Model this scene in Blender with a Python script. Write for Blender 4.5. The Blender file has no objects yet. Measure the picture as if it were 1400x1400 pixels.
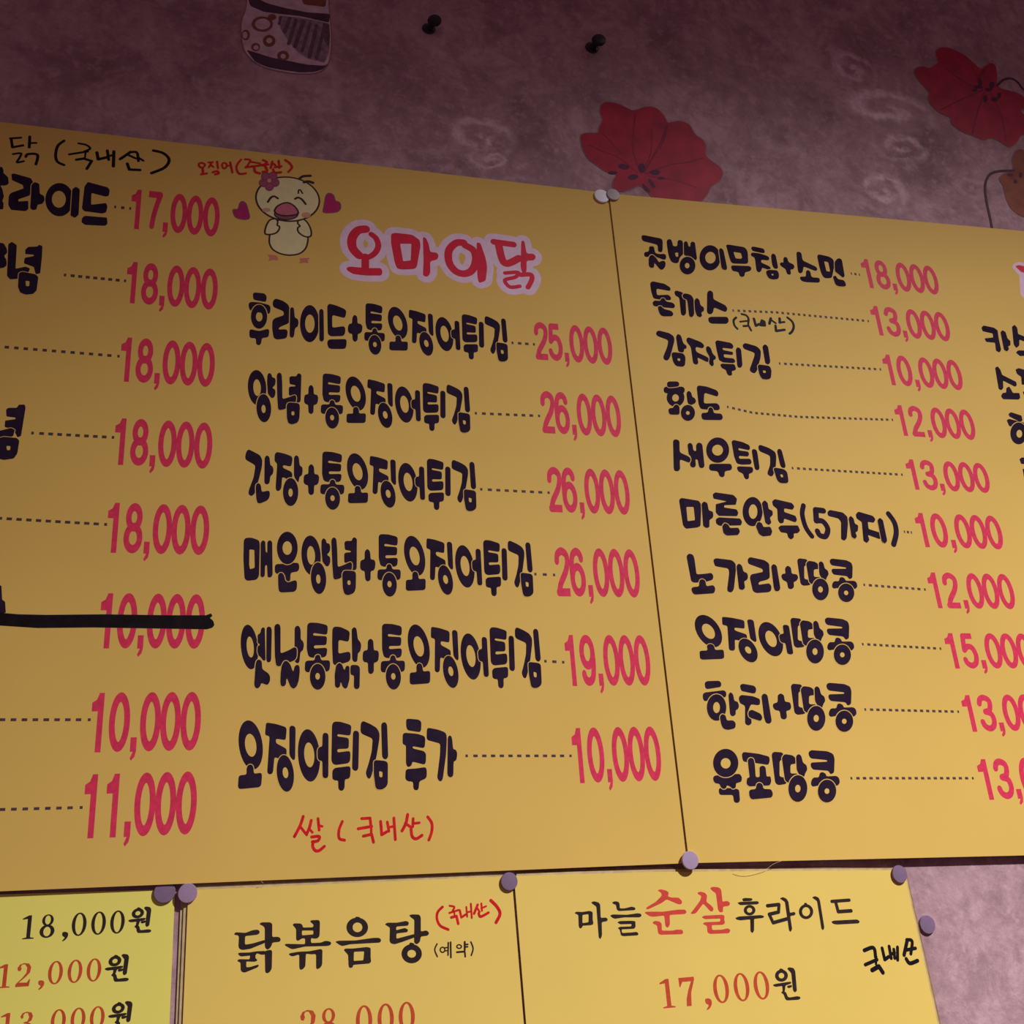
import bpy, bmesh, math, random
from mathutils import Vector, Matrix
from mathutils.geometry import tessellate_polygon, delaunay_2d_cdt

# ------------------------------------------------------------------ camera
S = bpy.context.scene
F = 1465.75                                  # focal length in pixels of the 1400 px frame
def nrm(v): return Vector(v).normalized()
rX = nrm((5500.0, 207.0, F))                 # wall horizontal, seen in camera axes (x right, y down, z forward)
rU = nrm((-254.0, -3630.0, F)); rU = (rU - rX * rU.dot(rX)).normalized()
rY = rU.cross(rX)                            # into the wall
R = Matrix((rX, rY, rU))                     # camera axes -> room axes
DIST = 0.735
CAM = Vector((0, 0, 2.0)) - DIST * (R @ Vector((0, 0, 1)))
cd = bpy.data.cameras.new('camera'); cam = bpy.data.objects.new('camera', cd)
S.collection.objects.link(cam)
cd.sensor_width = 36.0; cd.lens = F / 1400.0 * 36.0; cd.clip_start = 0.01
bx_, by_, bz_ = R @ Vector((1, 0, 0)), R @ Vector((0, -1, 0)), R @ Vector((0, 0, -1))
M = Matrix((bx_, by_, bz_)).transposed().to_4x4(); M.translation = CAM
cam.matrix_world = M
S.camera = cam

# ------------------------------------------------------------------ light
S.view_settings.view_transform = 'Standard'; S.view_settings.look = 'None'
S.view_settings.gamma = 1.0; S.view_settings.use_curve_mapping = False
S.view_settings.exposure = 0.0
w = bpy.data.worlds.new('room_dimness'); S.world = w; w.use_nodes = True
bg = w.node_tree.nodes['Background']
bg.inputs[0].default_value = (1.0, 0.56, 0.68, 1); bg.inputs[1].default_value = 0.10
ld = bpy.data.lights.new('ceiling_spotlight', 'SPOT'); lo = bpy.data.objects.new('ceiling_spotlight', ld)
S.collection.objects.link(lo)
LPOS = Vector((1.365, -1.664, 3.6)); LTGT = Vector((-0.665, 0.0, -1.82))     # high on the right, its soft beam edge crossing the top of the wall
lo.location = LPOS; lo.rotation_euler = (LTGT - LPOS).to_track_quat('-Z', 'Y').to_euler()
ld.energy = 590; ld.spot_size = 1.283; ld.spot_blend = 1.0; ld.shadow_soft_size = 0.05
ld.color = (1.0, 1.0, 1.0)

# ------------------------------------------------------------------ mapping from the view to planes parallel to the wall
def W(px, py, y=0.0):
    d = R @ Vector(((px - 700) / F, (py - 700) / F, 1.0))
    return CAM + d * ((y - CAM.y) / d.y)
def XZ(px, py, y):
    p = W(px, py, y); return (p.x, p.z)
def mpp(px, py, y):                           # metres per pixel there
    return 0.5 * ((W(px + 1, py, y) - W(px, py, y)).length + (W(px, py + 1, y) - W(px, py, y)).length)

# ------------------------------------------------------------------ materials
def new_mat(name):
    m = bpy.data.materials.new(name); m.use_nodes = True
    return m, m.node_tree.nodes, m.node_tree.links, m.node_tree.nodes['Principled BSDF']
def lin(c): return tuple((x / 12.92 if x <= .04045 else ((x + .055) / 1.055) ** 2.4) for x in [v / 255 for v in c])
def mat(name, col, rough=0.6, var=0.08, scale=60.0, spec=0.12, bump=0.0, bscale=200.0):
    m, n, l, b = new_mat(name)
    tc = n.new('ShaderNodeTexCoord'); nz = n.new('ShaderNodeTexNoise')
    geo = n.new('ShaderNodeNewGeometry')
    nz.inputs['Scale'].default_value = scale; nz.inputs['Detail'].default_value = 4
    l.new(geo.outputs['Position'], nz.inputs['Vector'])
    rp = n.new('ShaderNodeValToRGB')
    rp.color_ramp.elements[0].position = 0.3; rp.color_ramp.elements[1].position = 0.7
    rp.color_ramp.elements[0].color = (*[c * (1 - var) for c in col], 1)
    rp.color_ramp.elements[1].color = (*[min(1, c * (1 + var)) for c in col], 1)
    l.new(nz.outputs['Fac'], rp.inputs['Fac']); l.new(rp.outputs['Color'], b.inputs['Base Color'])
    b.inputs['Roughness'].default_value = rough; b.inputs['Specular IOR Level'].default_value = spec
    if bump:
        n2 = n.new('ShaderNodeTexNoise'); n2.inputs['Scale'].default_value = bscale; n2.inputs['Detail'].default_value = 3
        l.new(geo.outputs['Position'], n2.inputs['Vector'])
        bp = n.new('ShaderNodeBump'); bp.inputs['Strength'].default_value = bump; bp.inputs['Distance'].default_value = 0.002
        l.new(n2.outputs['Fac'], bp.inputs['Height']); l.new(bp.outputs['Normal'], b.inputs['Normal'])
    return m

MAT = {}
MAT['paper'] = mat('amber_yellow_print', (0.84, 0.545, 0.132), 0.6, 0.035, 7, 0.12, 0.10, 14)
MAT['sheet'] = mat('golden_yellow_paper', (0.93, 0.66, 0.155), 0.6, 0.03, 9, 0.2, 0.06, 20)
MAT['lemon'] = mat('lemon_yellow_paper', (0.95, 0.83, 0.175), 0.6, 0.03, 9, 0.2, 0.06, 20)
MAT['edge'] = mat('cream_board_edge', (0.62, 0.47, 0.25), 0.7, 0.15, 200)
MAT['boardback'] = mat('brown_board_core', (0.34, 0.20, 0.07), 0.8, 0.2, 300)
MAT['ink'] = mat('dark_aubergine_print', (0.030, 0.016, 0.036), 0.85, 0.2, 120, 0.03)
MAT['pink'] = mat('raspberry_print', (0.80, 0.048, 0.115), 0.5, 0.12, 400, 0.08)
MAT['dash'] = mat('grey_brown_print', (0.10, 0.055, 0.06), 0.6, 0.25, 300)
MAT['marker'] = mat('black_marker', (0.012, 0.007, 0.010), 0.6, 0.3, 150, 0.1)
MAT['redpen'] = mat('red_felt_pen', (0.75, 0.014, 0.022), 0.5, 0.2, 300)
MAT['titlered'] = mat('title_red_print', (0.78, 0.022, 0.06), 0.5, 0.08, 200)
MAT['titlepink'] = mat('title_pink_outline', (0.92, 0.66, 0.80), 0.5, 0.06, 200)
MAT['serif'] = mat('charcoal_print', (0.040, 0.026, 0.026), 0.85, 0.15, 200, 0.03)
MAT['coral'] = mat('coral_red_print', (0.64, 0.085, 0.035), 0.5, 0.12, 400)
MAT['sred'] = mat('soft_red_print', (0.74, 0.075, 0.055), 0.5, 0.08, 300)
MAT['chick'] = mat('pale_cream_print', (0.86, 0.75, 0.39), 0.55, 0.05, 200)
MAT['outline'] = mat('brown_outline_print', (0.06, 0.03, 0.025), 0.55, 0.15, 200)
MAT['beak'] = mat('rose_print', (0.62, 0.16, 0.22), 0.55, 0.1, 200)
MAT['beakdark'] = mat('plum_print', (0.26, 0.09, 0.14), 0.55, 0.1, 200)
MAT['blush'] = mat('peach_blush_print', (0.74, 0.36, 0.22), 0.55, 0.1, 200)
MAT['blossom'] = mat('mauve_pink_print', (0.44, 0.09, 0.16), 0.55, 0.12, 300)
MAT['heart'] = mat('magenta_print', (0.50, 0.025, 0.14), 0.55, 0.1, 200)
MAT['foot'] = mat('salmon_print', (0.70, 0.22, 0.16), 0.55, 0.1, 200)
MAT['petal'] = mat('poppy_red_vinyl', (0.45, 0.020, 0.055), 0.5, 0.22, 60)
MAT['petaldark'] = mat('wine_red_vinyl', (0.27, 0.012, 0.040), 0.5, 0.2, 90)
MAT['stamen'] = mat('plum_black_vinyl', (0.11, 0.012, 0.05), 0.5, 0.2, 90)
MAT['rust'] = mat('rust_brown_vinyl', (0.30, 0.085, 0.05), 0.55, 0.3, 70)
MAT['cut'] = mat('pale_cut_edge_vinyl', (0.36, 0.17, 0.17), 0.55, 0.15, 90)
MAT['stem'] = mat('dark_stem_vinyl', (0.10, 0.035, 0.055), 0.55, 0.2, 90)
MAT['vase'] = mat('pale_stoneware_print', (0.74, 0.54, 0.57), 0.6, 0.2, 120)
MAT['vaseband'] = mat('slate_band_print', (0.11, 0.055, 0.085), 0.6, 0.2, 120)
MAT['vasestripe'] = mat('grey_stripe_print', (0.19, 0.11, 0.145), 0.6, 0.25, 150)
MAT['vasemid'] = mat('mid_grey_panel_print', (0.36, 0.235, 0.28), 0.6, 0.35, 220)
MAT['vasering'] = mat('umber_ring_print', (0.30, 0.10, 0.075), 0.6, 0.2, 150)
MAT['pin'] = mat('lilac_white_plastic', (0.40, 0.26, 0.40), 0.35, 0.05, 300, 0.4)
MAT['pinlight'] = mat('white_plastic', (0.90, 0.84, 0.92), 0.35, 0.04, 300, 0.4)
MAT['pinlilac'] = mat('lilac_plastic', (0.48, 0.34, 0.50), 0.35, 0.04, 300, 0.4)
MAT['pindusk'] = mat('dusky_lilac_plastic', (0.25, 0.16, 0.26), 0.35, 0.05, 300, 0.4)
MAT['pingrey'] = mat('cloudy_grey_plastic', (0.42, 0.34, 0.36), 0.45, 0.15, 300, 0.4)
MAT['pinblack'] = mat('black_plastic', (0.012, 0.006, 0.010), 0.4, 0.1, 300, 0.4)
MAT['steel'] = mat('steel_needle', (0.35, 0.33, 0.33), 0.35, 0.05, 300, 0.5)
MAT['hair'] = mat('pale_thread', (0.75, 0.58, 0.36), 0.6, 0.1, 300)

def wall_material():
    m, n, l, b = new_mat('mottled_mauve_wallpaper')
    geo = n.new('ShaderNodeNewGeometry')
    def noise(scale, detail=6, rough=.6, dist=0.0):
        t = n.new('ShaderNodeTexNoise'); t.inputs['Scale'].default_value = scale
        t.inputs['Detail'].default_value = detail; t.inputs['Roughness'].default_value = rough
        t.inputs['Distortion'].default_value = dist
        l.new(geo.outputs['Position'], t.inputs['Vector']); return t.outputs['Fac']
    def ramp(fac, a, ca, c, cc):
        r = n.new('ShaderNodeValToRGB'); r.color_ramp.elements[0].position = a; r.color_ramp.elements[1].position = c
        r.color_ramp.elements[0].color = (*ca, 1); r.color_ramp.elements[1].color = (*cc, 1)
        l.new(fac, r.inputs['Fac']); return r.outputs['Color']
    def mix(fac, a, c, mode='MIX'):
        x = n.new('ShaderNodeMix'); x.data_type = 'RGBA'; x.blend_type = mode
        if isinstance(fac, float): x.inputs[0].default_value = fac
        else: l.new(fac, x.inputs[0])
        for s, v in ((x.inputs[6], a), (x.inputs[7], c)):
            if isinstance(v, tuple): s.default_value = (*v, 1)
            else: l.new(v, s)
        return x.outputs[2]
    def mth(op, a, c=None, clamp=False):
        x = n.new('ShaderNodeMath'); x.operation = op; x.use_clamp = clamp
        for i, v in enumerate((a, c)):
            if v is None: continue
            if isinstance(v, (int, float)): x.inputs[i].default_value = v
            else: l.new(v, x.inputs[i])
        return x.outputs[0]
    col = ramp(noise(15, 10, .74, .35), .37, (0.30, 0.165, 0.185), .63, (0.64, 0.40, 0.435))
    col = mix(mth('MULTIPLY', ramp(noise(30, 6, .75, .4), .48, (0, 0, 0), .62, (1, 1, 1)), .6), col, (0.32, 0.175, 0.20))
    col = mix(mth('MULTIPLY', ramp(noise(95, 4, .7), .52, (0, 0, 0), .68, (1, 1, 1)), .5), col, (0.72, 0.46, 0.51))
    col = mix(mth('MULTIPLY', ramp(noise(4.2, 4, .55, 1.0), .5, (0, 0, 0), .72, (1, 1, 1)), .4), col, (0.44, 0.275, 0.27))
    # pale scrolling leaf motifs printed on the wallpaper
    wob = n.new('ShaderNodeTexNoise'); wob.inputs['Scale'].default_value = 38; wob.inputs['Detail'].default_value = 5
    wob.inputs['Roughness'].default_value = .7
    l.new(geo.outputs['Position'], wob.inputs['Vector'])
    vs = n.new('ShaderNodeVectorMath'); vs.operation = 'MULTIPLY_ADD'
    l.new(wob.outputs['Color'], vs.inputs[0]); vs.inputs[1].default_value = (0.022, 0, 0.022)
    l.new(geo.outputs['Position'], vs.inputs[2])
    heights = None
    ragged = ramp(noise(70, 5, .7), .36, (0.1, 0.1, 0.1), .62, (1, 1, 1))
    for (px, py, rx, rz, rot, fq, ph, amt) in ((1165, 95, .030, .024, .5, 420, 0.0, .8), (1215, 150, .058, .028, .85, 380, 1.0, 1.0), (1232, 200, .034, .02, .8, 420, 2.4, .8),
                                 (1207, 262, .030, .026, .2, 430, 0.5, .8), (655, 188, .034, .025, .2, 420, 0.2, .7), (672, 218, .024, .012, -.5, 500, 2.0, .6),
                                 (1330, 262, .03, .02, .4, 420, 0.2, .3), (1075, 190, .05, .03, -.8, 300, 0, .25), (430, 130, .05, .03, .6, 300, 1, .2), (20, 60, .04, .04, .3, 300, 0, .2)):
        c = W(px, py, 0)
        sb = n.new('ShaderNodeVectorMath'); sb.operation = 'SUBTRACT'
        l.new(vs.outputs[0], sb.inputs[0]); sb.inputs[1].default_value = (c.x + .011, 0, c.z + .011)
        mp = n.new('ShaderNodeMapping'); mp.inputs['Rotation'].default_value = (0, rot, 0); mp.inputs['Scale'].default_value = (1 / rx, 0, 1 / rz)
        l.new(sb.outputs[0], mp.inputs['Vector'])
        ln = n.new('ShaderNodeVectorMath'); ln.operation = 'LENGTH'; l.new(mp.outputs[0], ln.inputs[0])
        sx = n.new('ShaderNodeSeparateXYZ'); l.new(mp.outputs[0], sx.inputs[0])
        ang = mth('ARCTAN2', sx.outputs[2], sx.outputs[0])
        sn = mth('SINE', mth('ADD', mth('ADD', mth('MULTIPLY', ln.outputs['Value'], fq * .022), ang), ph))
        band = mth('ADD', mth('MULTIPLY', sn, .7), .4, True)
        fall = mth('MULTIPLY', mth('SUBTRACT', 1.0, ln.outputs['Value'], True), 2.5, True)
        k = mth('MULTIPLY', mth('MULTIPLY', mth('MULTIPLY', band, fall), ragged), amt, True)
        col = mix(k, col, (0.95, 0.68, 0.74))
        heights = k if heights is None else mth('ADD', heights, k)
    l.new(col, b.inputs['Base Color']); b.inputs['Roughness'].default_value = .75
    b.inputs['Specular IOR Level'].default_value = .2
    bp = n.new('ShaderNodeBump'); bp.inputs['Strength'].default_value = .25; bp.inputs['Distance'].default_value = .002
    l.new(mth('ADD', noise(160, 4), heights), bp.inputs['Height']); l.new(bp.outputs['Normal'], b.inputs['Normal'])
    return m
MAT['wall'] = wall_material()

# ------------------------------------------------------------------ mesh building
class MB:
    """collects flat printed shapes (in wall x/z, at a depth y) and solid sheets into one mesh"""
    def __init__(s): s.v = []; s.f = []; s.m = []; s.mats = []
    def mi(s, name):
        if name not in s.mats: s.mats.append(name)
        return s.mats.index(name)
    def tri(s, pts, faces, m):
        o = len(s.v); s.v += [tuple(p) for p in pts]; k = s.mi(m)
        for f in faces: s.f.append([o + i for i in f]); s.m.append(k)
    def poly(s, loops, y, m):
        pts3 = [[Vector((p[0], p[1], 0)) for p in lp] for lp in loops]
        flat = [p for lp in loops for p in lp]
        tris = []
        for t in tessellate_polygon(pts3):
            a, b, c = (flat[i] for i in t)
            ar = (b[0] - a[0]) * (c[1] - a[1]) - (c[0] - a[0]) * (b[1] - a[1])
            tris.append(t if ar > 0 else (t[0], t[2], t[1]))      # faces look towards -y
        s.tri([(p[0], y, p[1]) for p in flat], tris, m)
    def strip(s, A, B, y, m):                                     # closed band between loops A and B
        n = len(A); s.tri([(p[0], y, p[1]) for p in A] + [(p[0], y, p[1]) for p in B],
              [(i, (i + 1) % n, n + (i + 1) % n, n + i) for i in range(n)], m)
    def union(s, polys, y, m):                                    # several overlapping pieces printed as one flat shape
        K = 100.0; vs = []; fs = []
        for lp in polys:
            a = sum(lp[i][0] * lp[(i + 1) % len(lp)][1] - lp[(i + 1) % len(lp)][0] * lp[i][1] for i in range(len(lp)))
            if abs(a) < 1e-12: continue
            o = len(vs); lp = lp if a > 0 else lp[::-1]
            vs += [Vector((p[0] * K, p[1] * K)) for p in lp]; fs.append([o + i for i in range(len(lp))])
        ov, oe, of, _, _, ofo = delaunay_2d_cdt(vs, [], fs, 1, 1e-5)
        tris = [tuple(f) for f, g in zip(of, ofo) if g]
        s.tri([(p.x / K, y, p.y / K) for p in ov], tris, m)
    def pieces(s, pts, t, caps=True):
        ts = t if isinstance(t, (list, tuple)) else [t] * len(pts); out = []
        for i in range(len(pts) - 1):
            a, b = Vector(pts[i]), Vector(pts[i + 1]); d = b - a
            if d.length < 1e-9: continue
            q = Vector((-d.y, d.x)).normalized(); ra, rb = ts[i] / 2, ts[i + 1] / 2
            out.append([tuple(v) for v in (a - q * ra, b - q * rb, b + q * rb, a + q * ra)])
        for i, p in enumerate(pts):
            if not caps and i in (0, len(pts) - 1): continue
            r = ts[i] / 2
            out.append([(p[0] + r * math.cos(k * math.pi / 7), p[1] + r * math.sin(k * math.pi / 7)) for k in range(14)])
        return out
    def stroke(s, pts, t, y, m, caps=True): s.union(s.pieces(pts, t, caps), y, m)
    def slab(s, loop, y0, y1, mf, me):                            # solid sheet: front at y0 (nearer the room), back at y1
        a = sum(loop[i][0] * loop[(i + 1) % len(loop)][1] - loop[(i + 1) % len(loop)][0] * loop[i][1] for i in range(len(loop)))
        if a < 0: loop = loop[::-1]
        n = len(loop)
        s.poly([loop], y0, mf)
        s.tri([(p[0], y1, p[1]) for p in loop], [tuple(range(n))[::-1]], me)
        s.tri([(p[0], y0, p[1]) for p in loop] + [(p[0], y1, p[1]) for p in loop],
              [(i, n + i, n + (i + 1) % n, (i + 1) % n) for i in range(n)], me)
    def build(s, name, parent=None, smooth=False):
        c = [sum(p[i] for p in s.v) / len(s.v) for i in range(3)]
        lo_ = [min(p[i] for p in s.v) for i in range(3)]; hi_ = [max(p[i] for p in s.v) for i in range(3)]
        c = Vector([(a + b) / 2 for a, b in zip(lo_, hi_)])
        me = bpy.data.meshes.new(name)
        me.from_pydata([tuple(Vector(p) - c) for p in s.v], [], s.f)
        for k in s.mats: me.materials.append(MAT[k])
        me.polygons.foreach_set('material_index', s.m)
        if smooth: me.polygons.foreach_set('use_smooth', [True] * len(me.polygons))
        me.update()
        o = bpy.data.objects.new(name, me); S.collection.objects.link(o)
        o.location = c
        if parent:
            o.parent = parent; o.location = c - abs_loc(parent)
        return o
def abs_loc(o):
    p = Vector(o.location)
    while o.parent: o = o.parent; p += Vector(o.location)
    return p
def empty(name, loc, label, cat, group=None):
    o = bpy.data.objects.new(name, None); S.collection.objects.link(o); o.location = loc
    o.empty_display_size = .02; tag(o, label, cat, group); return o
def tag(o, label, cat=None, group=None):
    o['label'] = label
    if cat: o['category'] = cat
    if group: o['group'] = group

def rounded(pts, r):
    out = []; n = len(pts)
    for i in range(n):
        p, a, b = Vector(pts[i]), Vector(pts[i - 1]), Vector(pts[(i + 1) % n])
        da, db = (a - p), (b - p)
        if da.length < 1e-9 or db.length < 1e-9: continue
        c = min(r, da.length * .42); e = min(r, db.length * .42)
        s, t = p + da.normalized() * c, p + db.normalized() * e
        for k in range(4):
            u = k / 3; out.append(tuple(s * (1 - u) ** 2 + p * 2 * u * (1 - u) + t * u * u))
    return out
def catmull(pts, k=5):
    if len(pts) < 3: return list(pts)
    out = []; q = [pts[0]] + list(pts) + [pts[-1]]
    for i in range(1, len(q) - 2):
        p0, p1, p2, p3 = (Vector(x) for x in q[i - 1:i + 3])
        for j in range(k):
            t = j / k
            out.append(tuple(0.5 * ((2 * p1) + (p2 - p0) * t + (2 * p0 - 5 * p1 + 4 * p2 - p3) * t * t + (3 * p1 - p0 - 3 * p2 + p3) * t ** 3)))
    out.append(tuple(pts[-1])); return out
def ell(cx, cy, rx, ry, sh=0.0, n=36):
    return [(cx + rx * math.cos(a) - sh * ry * math.sin(a), cy + ry * math.sin(a)) for a in (2 * math.pi * i / n for i in range(n))]

# A traced shape is P(outline[, hole]) , O(ring) or T(stroke); h = printed with a thin gap around it
def nums(s): 
    v = [float(x) for x in s.replace(',', ' ').split()]
    return list(zip(v[0::2], v[1::2]))
def P(s, hole=None, h=0, m=None, r=22): return dict(k='P', p=nums(s), hole=nums(hole) if hole else None, h=h, m=m, r=r)
def O(cx, cy, rx, ry, icx=None, icy=None, irx=0, iry=0, sh=0.0, h=0, m=None):
    return dict(k='O', o=ell(cx, cy, rx, ry, sh), i=ell(icx if icx is not None else cx, icy if icy is not None else cy, irx, iry, sh) if irx else None, h=h, m=m)
def T(s, t, m=None, curve=True, h=0): return dict(k='T', p=nums(s), t=t, c=curve, h=h, m=m)

class Run:
    """shapes traced in one close-up of the print, carried to the plane of the sheet they are printed on"""
    def __init__(s, ox, oy, z, shapes, y):
        s.sh = []; s.y = y
        f = lambda q: XZ(ox + q[0] / z, oy + q[1] / z, y)
        for d in shapes:
            d = dict(d)
            c = (d.get('p') or d.get('o'))[0]
            sc = mpp(ox + c[0] / z, oy + c[1] / z, y) / z
            if d['k'] == 'P':
                d['p'] = [f(q) for q in rounded(d['p'], d['r'] * z / 7.0)]
                if d['hole']: d['hole'] = [f(q) for q in rounded(d['hole'], 10 * z / 7.0)]
            elif d['k'] == 'O':
                d['o'] = [f(q) for q in d['o']]
                if d['i']: d['i'] = [f(q) for q in d['i']]
            else:
                p = catmull(d['p']) if d['c'] else d['p']
                d['p'] = [f(q) for q in p]; d['t'] = d['t'] * sc
            d['h'] = d['h'] * sc * z
            s.sh.append(d)
    def pts(s):
        for d in s.sh:
            for q in (d['p'] if d['k'] != 'O' else d['o']): yield q
    def box(s):
        a = list(s.pts()); return min(p[0] for p in a), max(p[0] for p in a), min(p[1] for p in a), max(p[1] for p in a)
    def placed(s, L, Rr, Tp, B, y=None):
        """the same run printed elsewhere: left / right / top / bottom given by points on its extents"""
        y = s.y if y is None else y; x0, x1, z0, z1 = s.box()
        X0, X1, Z1, Z0 = XZ(*L, y)[0], XZ(*Rr, y)[0], XZ(*Tp, y)[1], XZ(*B, y)[1]
        sx, sz = (X1 - X0) / (x1 - x0), (Z1 - Z0) / (z1 - z0)
        g = lambda q: (X0 + (q[0] - x0) * sx, Z0 + (q[1] - z0) * sz)
        n = Run.__new__(Run); n.y = y; n.sh = []
        for d in s.sh:
            d = dict(d)
            for k in ('p', 'o', 'i', 'hole'):
                if d.get(k): d[k] = [g(q) for q in d[k]]
            if 't' in d: d['t'] *= (sx + sz) / 2
            n.sh.append(d)
        return n
    def draw(s, mb, m, hm='paper', step=.000004, y=None, lift=.00002):
        y = (s.y if y is None else y) - lift
        for d in s.sh:
            mm = d['m'] or m
            if d['k'] == 'T':
                if d['h']: mb.stroke(d['p'], d['t'] + 2 * d['h'], y, hm); y -= step
                mb.stroke(d['p'], d['t'], y, mm)
            else:
                lp = d['p'] if d['k'] == 'P' else d['o']
                a = sum(lp[i][0] * lp[(i + 1) % len(lp)][1] - lp[(i + 1) % len(lp)][0] * lp[i][1] for i in range(len(lp)))
                if a < 0: lp = lp[::-1]
                if d['h']:
                    off = []; n = len(lp)
                    for i in range(n):
                        e = Vector(lp[(i + 1) % n]) - Vector(lp[i - 1])
                        q = Vector((e.y, -e.x))
                        q = q.normalized() if q.length > 1e-12 else Vector((0, 0))
                        off.append(tuple(Vector(lp[i]) + q * d['h']))
                    mb.strip(off, lp, y, hm); y -= step
                if d['k'] == 'O' and d['i']:
                    ii = d['i']
                    ai = sum(ii[i][0] * ii[(i + 1) % len(ii)][1] - ii[(i + 1) % len(ii)][0] * ii[i][1] for i in range(len(ii)))
                    mb.strip(lp, ii[::-1] if ai < 0 else ii, y, mm) if (a < 0) == (ai < 0) else mb.poly([lp, ii], y, mm)
                elif d['k'] == 'P' and d['hole']: mb.poly([lp, d['hole']], y, mm)
                else: mb.poly([lp], y, mm)
            y -= step
        return y
def lettering(name, parent, runs, m='ink', hm='paper', label=None, y=None):
    mb = MB()
    for r in (runs if isinstance(runs, list) else [runs]): r.draw(mb, m, hm, y=y)
    o = mb.build(name, parent)
    if label: o['label'] = label
    return o

# ------------------------------------------------------------------ numerals
def arc(cx, cy, rx, ry, a0, a1, n=14):
    return [(cx + rx * math.cos(math.radians(a0 + (a1 - a0) * i / n)), cy + ry * math.sin(math.radians(a0 + (a1 - a0) * i / n))) for i in range(n + 1)]
# condensed poster numerals: pen width 1, cell height 6.1, centre x = 0
DIG = {
 '2': [catmull([(-1.15, 1.9), (-.95, .95), (0, .5), (1.0, .95), (1.15, 1.9), (.6, 3.1), (-.6, 4.5), (-1.1, 5.55)]), [(-1.2, 5.6), (1.3, 5.6)]],
 '3': [catmull([(-1.15, 1.6), (-.8, .8), (0, .5), (.95, .9), (1.1, 1.7), (.7, 2.6), (-.2, 2.85)]), catmull([(-.2, 2.85), (.9, 3.2), (1.25, 4.2), (.9, 5.2), (0, 5.6), (-.9, 5.2), (-1.25, 4.4)])],
 '5': [[(1.15, .55), (-.75, .55), (-1.0, 2.9)], catmull([(-1.0, 2.95), (-.2, 2.35), (.8, 2.6), (1.25, 3.9), (.9, 5.1), (0, 5.6), (-.9, 5.2), (-1.25, 4.5)])],
 '6': [catmull([(1.05, 1.5), (.75, .8), (0, .5), (-.85, 1.0), (-1.2, 2.4), (-1.2, 4)]), arc(0, 4.0, 1.2, 1.6, 0, 360, 22)],
 '7': [[(-1.25, .55), (1.2, .55)], catmull([(1.2, .55), (.5, 2.3), (0, 4.0), (-.25, 5.6)])],
 '8': [arc(0, 1.75, 1.02, 1.25, 0, 360, 22), arc(0, 4.25, 1.22, 1.35, 0, 360, 22)],
 '9': [catmull([(-1.05, 4.6), (-.75, 5.3), (0, 5.6), (.85, 5.1), (1.2, 3.7), (1.2, 2.1)]), arc(0, 2.1, 1.2, 1.6, 0, 360, 22)],
 '0': [arc(0, 3.05, 1.27, 2.55, 0, 360, 30)],
}
def price(parent, text, L, Rt, Tt, Bt, y, m='pink'):
    x0, x1 = XZ(*L, y)[0], XZ(*Rt, y)[0]; z1, z0 = XZ(*Tt, y)[1], XZ(*Bt, y)[1]
    wd, ht = x1 - x0, z1 - z0; U = wd / 18.85
    cen = [1.55 if text[0] != '1' else 1.6, 4.82, 7.45, 10.1, 13.55, 17.05]
    mb = MB(); yy = y - .00002
    g = lambda q: (x0 + q[0] * U, z1 - q[1] / 6.1 * ht)
    for c, cx in zip(text, cen):
        if c == '1':
            if cx < 3: dx = 0
            else: dx = 3.6
            mb.poly([[g((q[0] + dx, q[1])) for q in [(0, 1.05), (.75, .75), (1.15, .05), (2.0, .05), (2.0, 6.1), (1.02, 6.1), (1.02, 1.95), (0, 1.95)]]], yy, m)
        elif c == ',':
            mb.poly([[g(q) for q in [(cx - .55, 4.65), (cx + .5, 4.65), (cx + .5, 6.0), (cx + .3, 6.6), (cx - .25, 7.0), (cx - .5, 6.75), (cx - .05, 6.1), (cx - .55, 6.1)]]], yy, m)
        else:
            pc = []
            for k, st in enumerate(DIG[c]):
                # pen that is round before the print is condensed
                closed = (Vector(st[0]) - Vector(st[-1])).length < 1e-6
                for i in range(len(st) - 1):
                    a, b = Vector(st[i]), Vector(st[i + 1]); d = (b - a)
                    if d.length < 1e-9: continue
                    q = Vector((-d.y, d.x)).normalized() * .5
                    pc.append([g((cx + p.x, p.y)) for p in (a - q, b - q, b + q, a + q)])
                for i, p in enumerate(st):
                    if not closed and i in (0, len(st) - 1) and not (k == 1 and i == 0): continue
                    pc.append([g((cx + p[0] + .5 * math.cos(j * math.pi / 6), p[1] - .5 * math.sin(j * math.pi / 6))) for j in range(12)])
            mb.union(pc, yy, m)
        yy -= .000005
    return mb.build('price', parent)
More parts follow.
